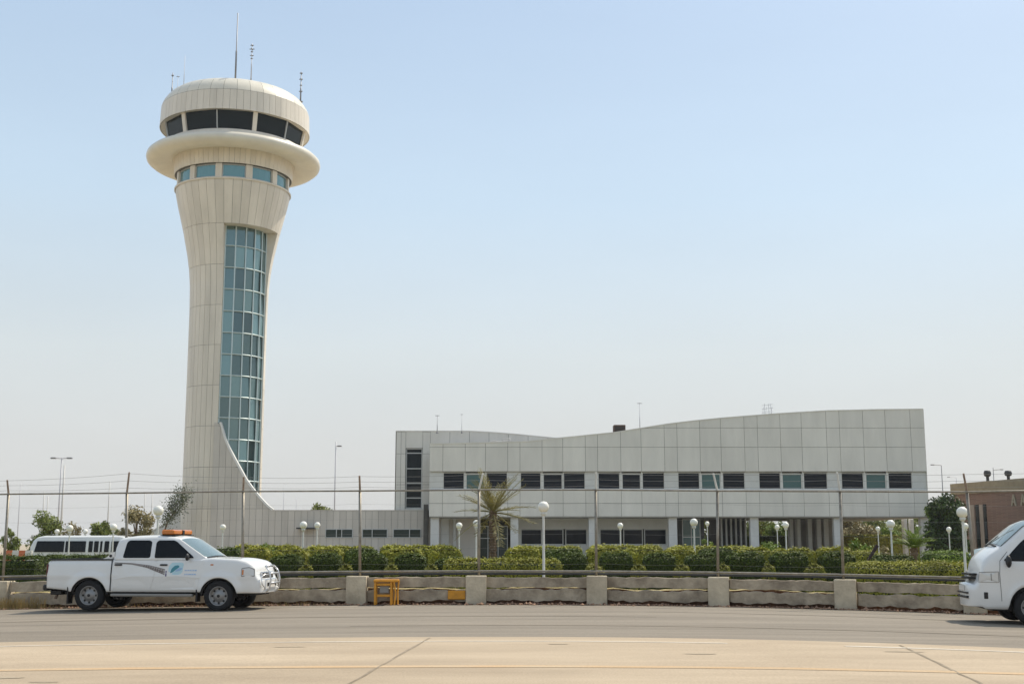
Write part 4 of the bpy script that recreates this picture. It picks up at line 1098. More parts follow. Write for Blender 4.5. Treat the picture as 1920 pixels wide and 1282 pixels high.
def rpoly(poly,r=.04,n=4):
    out_=[]; N=len(poly)
    for i in range(N):
        p0=Vector(poly[i-1]); p=Vector(poly[i]); p1=Vector(poly[(i+1)%N])
        d0=(p0-p); d1=(p1-p); rr=min(r,d0.length*.45,d1.length*.45); a=p+d0.normalized()*rr; c=p+d1.normalized()*rr
        for k in range(n+1):
            t=k/n; out_.append(((1-t)**2*a+2*t*(1-t)*p+t*t*c))
    return [(v.x,v.y) for v in out_]
def side_panel(poly,yf_,off,sd,th=.006,r=.04,sub=True):
    """panel lying on the side skin: outline in x,z; yf_(x,z) = half width"""
    b=MB(); pts=rpoly(poly,r) if r else poly
    cx_=sum(p[0] for p in pts)/len(pts); cz=sum(p[1] for p in pts)/len(pts)
    n=len(pts); rings=6; vs=[];fs=[]
    for k in range(rings):
        f=1-k/rings
        for (x,z) in pts:
            X=cx_+(x-cx_)*f; Z=cz+(z-cz)*f; vs.append((X,sd*(yf_(X,Z)+off),Z))
    vs.append((cx_,sd*(yf_(cx_,cz)+off),cz)); c=len(vs)-1
    for k in range(rings-1):
        for i in range(n): fs.append((k*n+i,k*n+(i+1)%n,(k+1)*n+(i+1)%n,(k+1)*n+i))
    for i in range(n): fs.append(((rings-1)*n+i,(rings-1)*n+(i+1)%n,c))
    base=len(vs)
    for (x,z) in pts: vs.append((x,sd*(yf_(x,z)-th),z))
    for i in range(n): fs.append((i,base+i,base+(i+1)%n,(i+1)%n))
    if sd==1: fs=[tuple(reversed(f)) for f in fs]
    b.smooth=False; b.add(vs,fs); return b
def wheel(parent,x,y,r,w_,out_sd,name='wheel',sx=1):
    def sq(b): b.v=[(x+(p[0]-x)/sx,p[1],p[2]) for p in b.v]
    b=MB(); b.smooth=True
    hw=w_/2; prof=[(r*.60,-hw*.85),(r*.66,-hw),(r*.88,-hw),(r*.97,-hw*.85),(r,-hw*.6),(r,hw*.6),(r*.97,hw*.85),(r*.88,hw),(r*.66,hw),(r*.60,hw*.85)]
    b.lathe(prof,(x,y,r),28,'y'); sq(b); t=b.build(name,M['rubber'],parent)
    b=MB(); b.smooth=True; s=out_sd
    b.lathe([(r*.63,s*hw*.9),(r*.60,s*hw*.95),(r*.56,s*hw*.8),(r*.54,s*hw*.35),(r*.36,s*hw*.45),(r*.28,s*hw*.75),(r*.12,s*hw*.80),(.002,s*hw*.80)],(x,y,r),28,'y')
    sq(b); rim=b.build('rim',M['rimm'],t)
    b=MB()
    for k in range(8):
        a=k*PI/4; px_=x+r*.45*Cc(a); pz=r+r*.45*S(a); b.cyl((px_,y+s*hw*.36,pz),(px_,y+s*hw*.46,pz),r*.075,n=8)
    b.cyl((x,y+s*hw*.75,r),(x,y+s*hw*.9,r),r*.10,n=12)
    sq(b); b.build('hub_cap',M['black'],t)
    return t
# ---- pickup
tx,ty,tz=gp(165,1146.5)
YAW=R(-6.5)
pk=thing('pickup_truck','white double cab pickup with orange light bar parked by the wall','pickup',(tx+.86*S(-YAW),ty+.86*Cc(YAW),gz(tx+1.5)),YAW)
WB=2.95; AR=.415; WR=.355
top_t=[(-1.0,1.12),(-.97,1.165),(.5,1.18),(2.5,1.20),(2.75,1.222),(3.3,1.195),(3.6,1.145),(3.75,1.09),(3.83,1.02),(3.87,.90),(3.91,.80),(3.97,.74),(4.02,.70)]
def p_zt(x): return smooth_tab(top_t,x,.03) if x>2.5 else lerp_tab(top_t,x)
def arch(x,xc,R_=AR,zc=WR):
    d=abs(x-xc); return zc+math.sqrt(R_*R_-d*d) if d<R_ else -1
def p_zb(x):
    base=.44 if x<3.3 else .42
    if x<-.5: base=.47+(-.5-x)*.10
    return max(base,arch(x,0),arch(x,WB))
def p_w(x,z,zt=None):
    zt=zt if zt is not None else p_zt(x)
    w_=.875
    if x>3.3: w_-=.20*((x-3.3)/.75)**2.0
    if x<-.8: w_-=.03*((-.8-x)/.2)**2
    w_-=.045*max(0,(z-.85)/.35)**1.6 + .03*max(0,(.62-z)/.2)**2
    w_+=.012*math.exp(-((z-.80)/.05)**2)
    for xc in (0,WB):
        d=math.hypot(x-xc,z-WR)
        if z>WR-.05: 
            t=(d-AR)/.17
            if t<1: w_+=.040*(1-max(0,t))**.8*(1 if t>=0 else 1)
    e=zt-z
    if e<.06: w_-=.035*(1-e/.06)**2
    return w_
xs=sorted(set([round(-1.0+.045*k,4) for k in range(112)]+[round(xc+AR*Cc(PI*k/24),4) for xc in (0,WB) for k in range(25)]+[-1.0,4.02]))
xs=[x for x in xs if x<=4.02]; xs=[x for i,x in enumerate(xs) if i==0 or x-xs[i-1]>.004]
body=shell(xs,p_zb,p_zt,p_w,NR=14,K=12,crown=.03,bulge=(0,.10),skip_top=lambda x:x<.48)
bo=body.build('body',[M['paint'],M['black']],pk)
# cargo bed inside
b=MB(); x0,x1,yw=-.95,.46,.74
b.add([(x0,-yw,.62),(x1,-yw,.62),(x1,yw,.62),(x0,yw,.62),(x0,-yw,1.17),(x1,-yw,1.17),(x1,yw,1.17),(x0,yw,1.17)],[(0,1,2,3),(0,4,5,1),(1,5,6,2),(2,6,7,3),(3,7,4,0)])
b.box(-1.0,.5,-.835,-yw,1.172,1.20); b.box(-1.0,.5,yw,.835,1.172,1.20); b.box(-1.0,-.94,-yw,yw,1.168,1.195)
b.build('bed_liner',M['black'],pk)
b=MB(); b.bbox(.46,.52,-.80,.80,.6,1.25,.01); b.build('bed_headboard',M['paint'],pk)
# rollbar fairing behind the cab
b=MB(); b.prism([(.20,1.18),(.52,1.18),(.52,1.36),(.46,1.36),(.34,1.24)],-.80,-.72); b.prism([(.20,1.18),(.52,1.18),(.52,1.36),(.46,1.36),(.34,1.24)],.72,.80); b.build('bed_fairing',M['paint'],pk)
b=MB(); b.cyl((.43,-.804,1.27),(.43,-.795,1.27),.035,n=10); b.build('fairing_cap',M['black'],pk)
# cabin
ct=[(.50,1.22),(.53,1.50),(.57,1.64),(.66,1.685),(.9,1.715),(1.5,1.735),(2.0,1.715),(2.14,1.68),(2.97,1.215)]
def c_zt(x): return lerp_tab(ct,x)
def c_w(x,z,zt=None):
    zt=zt if zt is not None else c_zt(x)
    w_=.835-.265*max(0,z-1.19)**1.08
    if x>2.1: w_-=.06*((x-2.1)/.9)**2
    e=zt-z
    if e<.07 and x<2.2: w_-=.05*(1-e/.07)**2
    if x<.62: w_-=.05*((.62-x)/.12)**2
    return w_
cxs=[.50,.515,.53,.55,.57,.61,.66]+[.72+.08*k for k in range(18)]+[2.14,2.2]+[2.2+.077*k for k in range(1,11)]
cab=shell(cxs,lambda x:1.165,c_zt,c_w,NR=12,K=12,crown=.035,bulge=(-.03,.05))
cb=cab.build('cabin',[M['paint'],M['black']],pk)
yb_=lambda x,z:p_w(x,z,9); yc_=lambda x,z:c_w(x,z,9)
def both(poly,yf_,off,name,m,parent,th=.006,r=.04,sides=(-1,1)):
    o=None
    for sd in sides: o=side_panel(poly,yf_,off,sd,th,r).build(name,m,parent)
    return o
rdoor=[(.50,.50),(1.40,.50),(1.50,1.16),(.50,1.16)]
fdoor=[(1.42,.50),(2.42,.50),(2.60,.75),(2.72,1.16),(1.515,1.16)]
# rear door ends at the wheel arch
rdoor=[(.55,.50),(1.40,.50),(1.47,.80),(1.50,1.165),(.52,1.165),(.52,.70)]
for sd in (-1,1):
    d1=side_panel(rdoor,yb_,.007,sd,.006,.03).build('door',M['paint'],pk)
    d2=side_panel([(1.425,.50),(2.46,.50),(2.50,.74),(2.60,1.165),(1.525,1.165),(1.495,.80)],yb_,.007,sd,.006,.03).build('door',M['paint'],pk)
    for d_,xh in ((d1,.56),(d2,1.60)):
        side_panel([(xh,1.045),(xh+.17,1.045),(xh+.17,1.085),(xh,1.085)],yb_,.028,sd,.01,.018).build('handle',M['black'],d_)
    g1=side_panel([(.74,1.225),(1.42,1.225),(1.42,1.60),(1.36,1.635),(.86,1.635),(.80,1.58)],yc_,.004,sd,.01,.05).build('window',M['cglas'],d1)
    g2=side_panel([(1.54,1.225),(2.64,1.225),(2.60,1.27),(2.13,1.595),(2.04,1.635),(1.60,1.635),(1.54,1.58)],yc_,.013,sd,.01,.04).build('window',M['cglas'],d2)
    # seams
    b=MB()
    for (xa,za,xb_,zb_) in ((.490,.46,.490,1.19),):
        pa=(xa,sd*(yb_(xa,za)+.004),za); pb2=(xb_,sd*(yb_(xb_,zb_)+.004),zb_)
        b.tube([(xa,sd*(yb_(xa,za+(zb_-za)*k/12)+.002),za+(zb_-za)*k/12) for k in range(13)],.014,5)
    b.build('door_seam',M['black'],pk)
    # graphic stripes and emblem on the doors
    def st(poly,m,off=.0085,r=0): return side_panel(poly,yb_,off,sd,.001,r)
    def band(lst,off):
        vs=[]; 
        for x,zl,zh in lst: vs+= [(x,sd*(yb_(x,zl)+off),zl),(x,sd*(yb_(x,zh)+off),zh)]
        fs=[(2*k,2*k+2,2*k+3,2*k+1) for k in range(len(lst)-1)]
        return vs,(fs if sd==-1 else [f[::-1] for f in fs])
    def env(x): 
        return lerp_tab([(.55,1.102),(.95,1.075),(1.30,1.00),(1.72,.835)],x),lerp_tab([(.55,1.117),(.95,1.105),(1.35,1.055),(1.72,.965)],x)
    b=MB(); xs_b=[.55+.0585*k for k in range(21)]
    b.add(*band([(x,)+env(x) for x in xs_b],.0105)); sb=b.build('door_stripe',M['decm'],pk)
    b=MB()
    for f,wd in ((0,.10),(.42,.07),(.92,.10)):
        b.add(*band([(x,env(x)[0]+(env(x)[1]-env(x)[0])*f-.001,env(x)[0]+(env(x)[1]-env(x)[0])*min(1,f+wd)+.003) for x in xs_b],.0125))
    random.seed(4)
    for k in range(9):
        x=1.22+k*.053; lo,hi=env(x); h=hi-lo
        b.add(*band([(x,lo+h*.12,lo+h*.45),(x+.028,lo+h*.10,lo+h*.88)],.0135)); 
        if k%2: b.add(*band([(x+.028,lo+h*.1,lo+h*.3),(x+.045,lo+h*.1,lo+h*.3)],.0135))
    b.build('stripe_mark',M['decd'],sb)
    q=side_panel([(1.735,.80),(1.765,.80),(1.765,.93),(1.735,.93)],yb_,.0095,sd,.001,.01).build('stripe_end',M['decv'],pk)
    em=side_panel([(1.80,.84),(2.06,.84),(2.12,.90),(2.14,1.10),(2.08,1.12),(1.86,1.12),(1.80,1.02)],yb_,.0085,sd,.001,.05).build('door_emblem',M['decb'],pk)
    q=side_panel([(1.84,.87),(1.90,.90),(1.96,.95),(2.05,1.02),(2.02,1.06),(1.94,1.05),(1.87,.98)],yb_,.0100,sd,.001,.02).build('emblem_wing',M['dect'],em)
    q=side_panel([(1.95,.91),(2.06,.93),(2.13,.99),(2.05,1.00),(1.98,.96)],yb_,.0105,sd,.001,.02).build('emblem_wing',M['decl'],em)
    b=MB()
    for zl,xa,xb_ in ((.925,2.17,2.40),(.845,1.80,2.02),(.835,2.17,2.42)):
        x=xa
        while x<xb_:
            w2=random.uniform(.02,.045); q=side_panel([(x,zl),(x+w2,zl),(x+w2,zl+.028),(x,zl+.028)],yb_,.0085,sd,.001,0); b.add(q.v,q.f); x+=w2+.012
    b.build('door_lettering',M['decl'],pk)
    # mirror, indicator, side step, mudflaps, bumper ends
    b=MB(); b.smooth=True; b.sphere((2.52,sd*.965,1.245),.10,12,8,(.5,.75,.85)); b.cyl((2.5,sd*.82,1.21),(2.52,sd*.92,1.23),.022,n=8); b.build('mirror',M['black'],pk)
    side_panel([(2.74,1.055),(2.81,1.055),(2.81,1.085),(2.74,1.085)],yb_,.006,sd,.01,.012).build('indicator',M['amber'],pk)
    b=MB(); b.bbox(.52,2.38,sd*.86-.09,sd*.86+.06,.335,.40,.015); b.build('side_step',M['stepg'],pk)
    b=MB(); b.box(-.50,-.47,sd*.76-.13,sd*.76+.12,.16,.55); b.build('mudflap',M['black'],pk)
    b=MB(); b.box(2.44,2.47,sd*.76-.13,sd*.76+.12,.22,.50); b.build('mudflap',M['black'],pk)
    # arch lips, black
    for xc in (0,WB):
        b=MB(); b.smooth=True; b.tube([(xc+(AR-.015)*Cc(a),sd*.83,WR+(AR-.015)*S(a)) for a in [PI*k/20 for k in range(21)]],.028,6); b.build('arch_lip',M['black'],pk)
    # lamps
    side_panel([(3.49,.82),(3.86,.82),(3.85,.96),(3.70,1.00),(3.49,.975)],yb_,.010,sd,.01,.03).build('headlight',M['lens'],pk)
    side_panel([(3.47,.80),(3.88,.80),(3.87,.98),(3.70,1.02),(3.47,.995)],yb_,.004,sd,.01,.03).build('headlight_surround',M['stepg'],pk)
    side_panel([(3.50,.84),(3.55,.84),(3.55,.96),(3.50,.955)],yb_,.014,sd,.01,.01).build('indicator',M['amber'],pk)
    b=MB(); b.bbox(-1.025,-.985,sd*.80-.05,sd*.80+.05,.80,1.08,.01); b.build('tail_light',M['tail'],pk)
# wheel wells
b=MB(); 
for xc in (0,WB): b.box(xc-.40,xc+.40,-.62,.62,.42,.74)
b.box(-.95,3.8,-.55,.55,.36,.50); b.build('underbody',M['black'],pk)
b=MB(); b.smooth=True; b.cyl((-.9,.2,.42),(3.2,.2,.34),.04,n=8); b.box(.0-.06,.06,-.7,.7,.30,.41); b.box(WB-.06,WB+.06,-.7,.7,.30,.41); b.build('axle',M['black'],pk)
for x in (0,WB):
    for sd in (-1,1): wheel(pk,x,sd*.775,WR,.235,sd,sx=1.07)
pk.scale=(1.07,1,1)
# windscreen and rear window as bent sheets on the shell
def wscreen(xa,xb_,zt,wf,inset,off,n=8):
    b=MB(); b.smooth=True; vs=[];m=n+1
    for k in range(9):
        x=xa+(xb_-xa)*k/8
        for i in range(m):
            u=-1+2*i/n; z=zt(x); w_=wf(x,z-.08,9)-inset
            vs.append((x+off*.55+.05*(k/8)*(1-u**4),u*w_,z+off+.035*(1-u*u)))
    b.add(vs,[(k*m+i,(k+1)*m+i,(k+1)*m+i+1,k*m+i+1) for k in range(8) for i in range(n)]); return b
wscreen(2.20,2.93,c_zt,c_w,.075,.006).build('windscreen',M['wsh'],pk)
b=wscreen(2.90,3.0,lambda x:1.235-(x-2.9)*.2,c_w,.06,.012); b.build('wiper_cowl',M['black'],pk)
b=MB(); b.bbox(.492,.503,-.58,.58,1.26,1.58,.004); b.build('rear_window',M['cglas'],pk)
# front: grille, bumper, number plate, bull bar
b=MB(); b.smooth=False; b.bbox(3.885,3.985,-.42,.42,.74,.90,.02); b.build('grille',M['chrome'],pk)
b=MB()
for k in range(3): b.box(3.987,3.995,-.38,.38,.765+k*.045,.785+k*.045)
b.build('grille_slot',M['black'],pk)
b=MB(); b.bbox(4.06,4.125,-.34,.34,.56,.66,.015); b.build('bumper_grille',M['black'],pk)
b=MB(); b.bbox(4.126,4.132,-.22,.22,.50,.60,.002); b.build('number_plate',M['plw'],pk)
b=MB(); b.smooth=True
for sd in (-1,1):
    b.tube([(4.05,sd*.36,.42),(4.20,sd*.36,.50),(4.24,sd*.36,.72),(4.17,sd*.36,.92),(4.05,sd*.36,1.02)],.024,8)
    b.tube([(4.05,sd*.36,.50),(4.14,sd*.55,.52),(4.10,sd*.68,.62),(4.04,sd*.66,.78),(4.10,sd*.50,.84),(4.19,sd*.36,.84)],.016,8)
b.cyl((4.19,-.36,.86),(4.19,.36,.86),.024,n=8); b.tube([(4.05,-.36,1.02),(4.07,0,1.04),(4.05,.36,1.02)],.028,8); b.cyl((4.23,-.36,.64),(4.23,.36,.64),.022,n=8)
b.build('bull_bar',M['chrome'],pk)
for sd in (-1,1):
    b=MB(); b.smooth=True; b.lathe([(.001,0),(.05,0),(.055,.02)],(0,0,0),12,'y')
    b=MB(); b.cyl((3.93,sd*.62,.60),(4.05,sd*.64,.60),.05,n=12); b.build('fog_lamp',M['lens'],pk)
b=MB(); b.bbox(-1.12,-.98,-.80,.80,.46,.60,.03); b.build('rear_bumper',M['black'],pk)
b=MB(); b.smooth=True; b.cyl((-1.05,-.1,.50),(-1.12,-.1,.24),.035,n=8); b.cyl((-.9,.3,.30),(-.75,.3,.34),.05,n=8); b.build('tow_hook',M['rust'],pk)
b=MB(); b.bbox(-.98,-.7,-.7,.7,.36,.47,.02); b.build('rear_chassis',M['black'],pk)
# cab set back: windscreen foot well behind the front wheels
for o_ in pk.children:
    nm_=o_.name.split('.')[0]
    grp=[o_] if nm_ in ('cabin','windscreen','wiper_cowl','mirror') else []
    grp+=[c_ for c_ in o_.children if c_.name.split('.')[0]=='window']
    for c_ in grp:
        for v_ in c_.data.vertices:
            x=v_.co.x; x1=x if x<1.45 else 1.45+(x-1.45)*.81
            v_.co.x=x1-.07*max(0,min(1,(x-.6)/.5))
# short nose: everything ahead of the front wheels sits close to them
for o_ in pk.children:
    if o_.type=='MESH' and not o_.name.startswith('wheel'):
        for v_ in o_.data.vertices:
            if v_.co.x>3.38: v_.co.x=3.38+(v_.co.x-3.38)*.68
        for c_ in o_.children:
            for v_ in c_.data.vertices:
                if v_.co.x>3.38: v_.co.x=3.38+(v_.co.x-3.38)*.68
# light bar
b=MB(); 
for sd in (-1,1): b.bbox(1.50,1.78,sd*.32-.29,sd*.32+.29,1.765,1.885,.025)
lb_=b.build('light_bar',M['amber'],pk)
b=MB(); b.bbox(1.49,1.80,-.055,.055,1.76,1.875,.01); b.box(1.48,1.82,-.62,.62,1.748,1.764); b.build('light_bar_base',M['black'],lb_)
for sd in (-1,1): MB().box(1.58,1.72,sd*.5-.03,sd*.5+.03,1.70,1.748).build('light_bar_foot',M['black'],lb_)
# ---- van on the right, facing left
vx,vy,vz=gp(1936,1171)
vn=thing('white_van','white passenger van entering the frame at the right edge','van',(vx+.12,vy+.77,gz(vx)),R(180-9))
# local +x is forward; origin between the front wheels
vt=[(-3.75,1.80),(-3.70,2.02),(-3.4,2.10),(-1.5,2.13),(-.7,2.11),(-.30,2.06),(.02,1.94),(.50,1.53),(.60,1.46),(.72,1.37),(.82,1.26),(.88,1.14),(.90,1.00),(.93,.86),(.97,.79),(1.02,.74)]
def v_zt(x): return smooth_tab(vt,x,.035)
def v_zb(x): return max(.30 if -3.3<x<.9 else .34,arch(x,0,.42,.34),arch(x,-2.57,.42,.34))
def v_w(x,z,zt=None):
    zt=v_zt(x) if zt is None else zt; w_=.86
    if x>.35: w_-=.24*abs((x-.35)/.67)**2.2
    if x<-3.5: w_-=.05*((-3.5-x)/.25)**2
    w_-=.17*max(0,(z-1.05)/.9)**1.5; w_-=.04*max(0,(.6-z)/.3)**2
    for xc in (0,-2.57):
        d=math.hypot(x-xc,z-.34); t=(d-.42)/.10
        if z>.3 and t<1: w_+=.018*(1-max(0,t))
    e=zt-z
    if e<.09: w_-=.07*(1-e/.09)**2
    return max(w_,.2)
xs=sorted(set([round(-3.75+.05*k,4) for k in range(96)]+[round(xc+.42*Cc(PI*k/24),4) for xc in (0,-2.57) for k in range(25)]+[1.02])); xs=[x for x in xs if x<=1.02]
xs=[x for i,x in enumerate(xs) if i==0 or x-xs[i-1]>.004]
vb=shell(xs,v_zb,v_zt,v_w,NR=16,K=12,crown=.05,bulge=(-.05,.13)); vb.build('body',[M['paint'],M['black']],vn)
yv=lambda x,z:v_w(x,z,9)
for sd in (-1,1):
    dr=side_panel([(.30,.52),(.30,.46),(.30,1.10),(.12,1.50),(-.22,1.72),(-.5,1.84),(-1.0,1.86),(-1.0,.60),(-.50,.50),(-.42,.80),(-.1,.88),(.2,.82)],yv,.004,sd,.01,.02)
    for pts_ in ([(.56,.46),(.57,1.0),(.55,1.25),(.40,1.43)],[(-1.0,.45),(-1.0,1.2),(-1.0,1.9)]):
        b=MB(); dense=[]
        for (a,c),(d,e) in zip(pts_,pts_[1:]): dense+= [(a+(d-a)*k/6,c+(e-c)*k/6) for k in range(7)]
        b.tube([(x,sd*(yv(x,z)+.0),z) for x,z in dense],.0055,4); b.build('door_seam',M['black'],vn)
    side_panel([(.46,1.245),(.47,1.27),(.12,1.62),(-.14,1.82),(-.92,1.86),(-.92,1.22)],yv,.005,sd,.012,.03).build('window',M['cglas'],vn)
    for xa,xb_ in ((-1.08,-2.2),(-2.28,-3.5)):
        side_panel([(xa,1.22),(xa,1.76),(xb_,1.76),(xb_,1.22)],yv,.005,sd,.012,.05).build('window',M['cglas'],vn)
    b=MB(); b.smooth=True; b.sphere((.42,sd*.99,1.24),.13,12,8,(.45,.7,.95)); b.cyl((.34,sd*.80,1.2),(.40,sd*.95,1.22),.03,n=8); b.build('mirror',M['black'],vn)
    side_panel([(.60,.84),(.95,.84),(.92,1.01),(.60,1.025)],yv,.006,sd,.01,.03).build('headlight',M['lens'],vn)
    b=MB()
    pr=[(.59,.83),(.96,.83),(.93,1.02),(.59,1.035)]; pr.append(pr[0]); dense=[]
    for (a,c),(d,e) in zip(pr,pr[1:]): dense+= [(a+(d-a)*k/6,c+(e-c)*k/6) for k in range(7)]
    b.tube([(x,sd*(yv(x,z)+.004),z) for x,z in dense],.006,4)
    q=side_panel([(.72,.86),(.735,.86),(.735,1.0),(.72,1.0)],yv,.010,sd,.01,0); b.add(q.v,q.f); b.build('headlight_rim',M['stepg'],vn)
    side_panel([(.80,.50),(.87,.50),(.87,.63),(.80,.63)],yv,.006,sd,.01,.01).build('fog_lamp',M['black'],vn)
    b=MB(); b.box(-.52,-.49,sd*.74-.12,sd*.74+.1,.15,.5); b.build('mudflap',M['black'],vn)
b=MB(); b.box(.82,1.075,-.40,.40,.875,.915); b.box(.82,1.065,-.40,.40,.955,.995); b.build('grille',M['black'],vn)
b=MB(); b.box(.98,1.155,-.45,.45,.50,.545); b.box(.98,1.155,-.45,.45,.59,.625); b.build('lower_grille',M['black'],vn)
b=MB(); b.box(1.15,1.158,-.25,.25,.655,.745); b.build('number_plate',M['plw'],vn)
def vws(xa,xb_):
    b=MB(); b.smooth=True; vs=[];n=10;m=n+1
    for k in range(9):
        x=xa+(xb_-xa)*k/8
        for i in range(m):
            u=-1+2*i/n; z=v_zt(x); w_=v_w(x,z-.1,9)-.07
            vs.append((x+.006,u*w_,z+.012+.05*(1-u*u)-.0))
    b.add(vs,[(k*m+i,(k+1)*m+i,(k+1)*m+i+1,k*m+i+1) for k in range(8) for i in range(n)]); return b
vws(-.14,.50).build('windscreen',M['wsh'],vn)
b=MB(); b.smooth=True; b.tube([(.54,-.5,1.54),(.57,0,1.58),(.54,.5,1.54)],.016,6); b.tube([(.54,-.3,1.57),(.36,-.05,1.74)],.008,5); b.build('wiper',M['black'],vn)
b=MB(); b.box(-3.3,.7,-.6,.6,.26,.45); 
for xc in (0,-2.57): b.box(xc-.40,xc+.40,-.60,.60,.40,.72)
b.build('underbody',M['black'],vn)
for x in (0,-2.57):
    for sd in (-1,1): wheel(vn,x,sd*.755,.335,.20,sd)
# ---- minibus behind the hedge
mx_,mz_=U(140,1030,74)
mb=thing('parked_minibus','white minibus with dark windows parked behind the hedge','minibus',(mx_-2.3,74,gz(mx_)+.10))
bt=[(0,1.4),(.12,1.78),(.35,1.98),(.7,2.05),(5.2,2.05),(5.5,1.98),(5.9,1.5),(6.1,1.2)]
def b_w(x,z,zt=None): 
    w_=.92-.14*max(0,(z-1.1)/.9)**1.6; e=(bt and smooth_tab(bt,x,.05))-z
    return w_-.06*(1-e/.1)**2 if e<.1 else w_
shell([.06*k for k in range(102)],lambda x:max(.35,arch(x,1.2,.42,.34),arch(x,4.7,.42,.34)),lambda x:smooth_tab(bt,x,.05),b_w,NR=10,K=8,crown=.04,bulge=(-.05,.1)).build('body',[M['paint'],M['black']],mb)
yb2=lambda x,z:.92-.14*max(0,(z-1.1)/.9)**1.6
for sd in (-1,1):
    for xa,xb_ in ((.30,1.98),(2.06,3.25),(3.42,3.66),(3.74,4.0),(4.1,4.22),(4.35,4.62),(4.75,5.5)):
        side_panel([(xa+(.08 if xa<.4 else 0),1.76),(xb_,1.76),(xb_,1.12),(xa-(.06 if xa<.4 else 0),1.12)],yb2,.03,sd,.01,.04).build('window',M['cglas'],mb)
for x in (1.2,4.7):
    for sd in (-1,1): wheel(mb,x,sd*.80,.34,.2,sd)
# ---- pale blue parked car by the brick building
M['bluep']=mat('pale_blue_paint',(.35,.45,.47),.25,coat=.5)
cx1,_=U(1830,1010,70)
pc=thing('parked_car','pale blue-white car parked before the brick building behind the van','car',(cx1-1.2,70,gz(cx1)))
ctt=[(0,.85),(.1,.98),(.9,1.05),(1.3,1.38),(1.7,1.47),(2.6,1.47),(3.2,1.05),(4.1,.9),(4.3,.6)]
shell([.06*k for k in range(72)],lambda x:max(.25,arch(x,.8,.36,.3),arch(x,3.4,.36,.3)),lambda x:smooth_tab(ctt,x,.06),lambda x,z,zt=None:.85-.28*max(0,z-.9),NR=10,K=8,crown=.03,bulge=(-.08,.1)).build('body',[M['bluep'],M['black']],pc)
for sd in (-1,1): 
    side_panel([(1.05,1.02),(1.45,1.36),(2.55,1.38),(3.0,1.02)],lambda x,z:.85-.28*max(0,z-.9),.006,sd,.01,.05).build('window',M['cglas'],pc)
    for x in (.8,3.4): wheel(pc,x,sd*.75,.3,.18,sd)
# ---------------------------------------------------------------- brick building on the right
YK=96
bk=thing('brick_building','low pinkish brick building with raised lettering behind the van','building',(43,YK,0))
k0=U(1786,907,YK+6); k1=U(1925,889,YK-10); 
bxl=U(1786,930,YK)[0]
M['dull']=mat('dull_pink_panel',(.33,.28,.24),.8,0,.2,1.5)
# facade turned a little: left corner far, right end near
A=Vector((U(1786,905,104)[0],104,0)); zA=U(1786,907,104)[1]; B2=Vector((U(2000,905,90)[0],90,0)); zB=zA+.0
d=(B2-A); Lk=d.length; dn=d.normalized(); nn=Vector((-dn.y,dn.x,0))
if nn.y<0: nn=-nn
def kb(s0,s1,o0,o1,z0,z1,b):
    ps=[]
    for z in (z0,z1):
        for s,o in ((s0,o0),(s1,o0),(s1,o1),(s0,o1)): p=A+dn*s+nn*o; ps.append((p.x,p.y,z))
    b.add(ps,[(0,3,2,1),(4,5,6,7),(0,1,5,4),(1,2,6,5),(2,3,7,6),(3,0,4,7)]); return b
kb(0,Lk,0,14,-.3,zA-.9,MB()).build('wall',M['brick'],bk,world=True)
kb(-.15,Lk,-.15,14,zA-.9,zA,MB()).build('parapet',M['tanc'],bk,world=True)
b=MB(); kb(2.0,2.9,-.06,.1,-.3,4.6,b); b.build('door',M['dull'],bk,world=True)
b=MB(); kb(3.05,3.5,-.05,.1,-.3,4.6,b); b.build('window',M['cglass'],bk,world=True)
b=MB(); kb(3.6,4.1,-.06,.1,-.3,4.6,b); b.build('door',M['dull'],bk,world=True)
b=MB(); kb(4.15,4.5,-.05,.1,-.3,4.6,b); b.build('window',M['cglass'],bk,world=True)
M['letter']=mat('letter_tan',(.36,.32,.24),.7)
# raised letters A A I, cut by the photo's right edge
def letter(ch,s,z,h,b):
    w_=h*.55; th=h*.14
    def bar(sa,za,sb,zb_):
        v=Vector((sb-sa,zb_-za)); n=Vector((-v.y,v.x)).normalized()*th/2; pts_=[(sa+n.x,za+n.y),(sb+n.x,zb_+n.y),(sb-n.x,zb_-n.y),(sa-n.x,za-n.y)]
        ps=[]
        for o in (-.12,-.02):
            for q,z_ in pts_: p=A+dn*(s+q)+nn*o; ps.append((p.x,p.y,z+z_))
        b.add(ps,[(0,1,2,3),(7,6,5,4),(0,4,5,1),(1,5,6,2),(2,6,7,3),(3,7,4,0)])
    if ch=='A': bar(0,0,w_/2,h); bar(w_,0,w_/2,h); bar(w_*.2,h*.35,w_*.8,h*.35)
    if ch=='I': bar(w_/2,0,w_/2,h)
for px,ch in ((1884,'A'),(1901,'A'),(1916,'I')):
    # find distance along the facade for this pixel column
    best=min((abs((A+dn*(i*.05)).x/(A+dn*(i*.05)).y*F/1.0-(px-960)*1.013),i*.05) for i in range(int(Lk/.05)))[1]
    b=MB(); letter(ch,best-.3,zA-2.05,.85,b); b.build('letter',M['letter'],bk,world=True)
for px,lab in ((1851,'left of the two dark mushroom vents on the brick building roof'),(1890,'right of the two dark mushroom vents on the brick building roof')):
    Yv=101 if px<1870 else 99
    x,z=U(px,884,Yv); z0=zA-.1
    t=thing('roof_vent',lab,'vent',(x,Yv,z0)); hh=z-z0
    b=MB(); b.smooth=True; b.lathe([(.12,0),(.12,hh*.8)],n=10); b.build('pipe',M['darkm'],t)
    b=MB(); b.smooth=True; b.lathe([(.10,hh*.55),(.26,hh*.65),(.30,hh*.9),(.22,hh*1.1),(.01,hh*1.12)],n=12); b.build('cowl',M['darkm'],t)
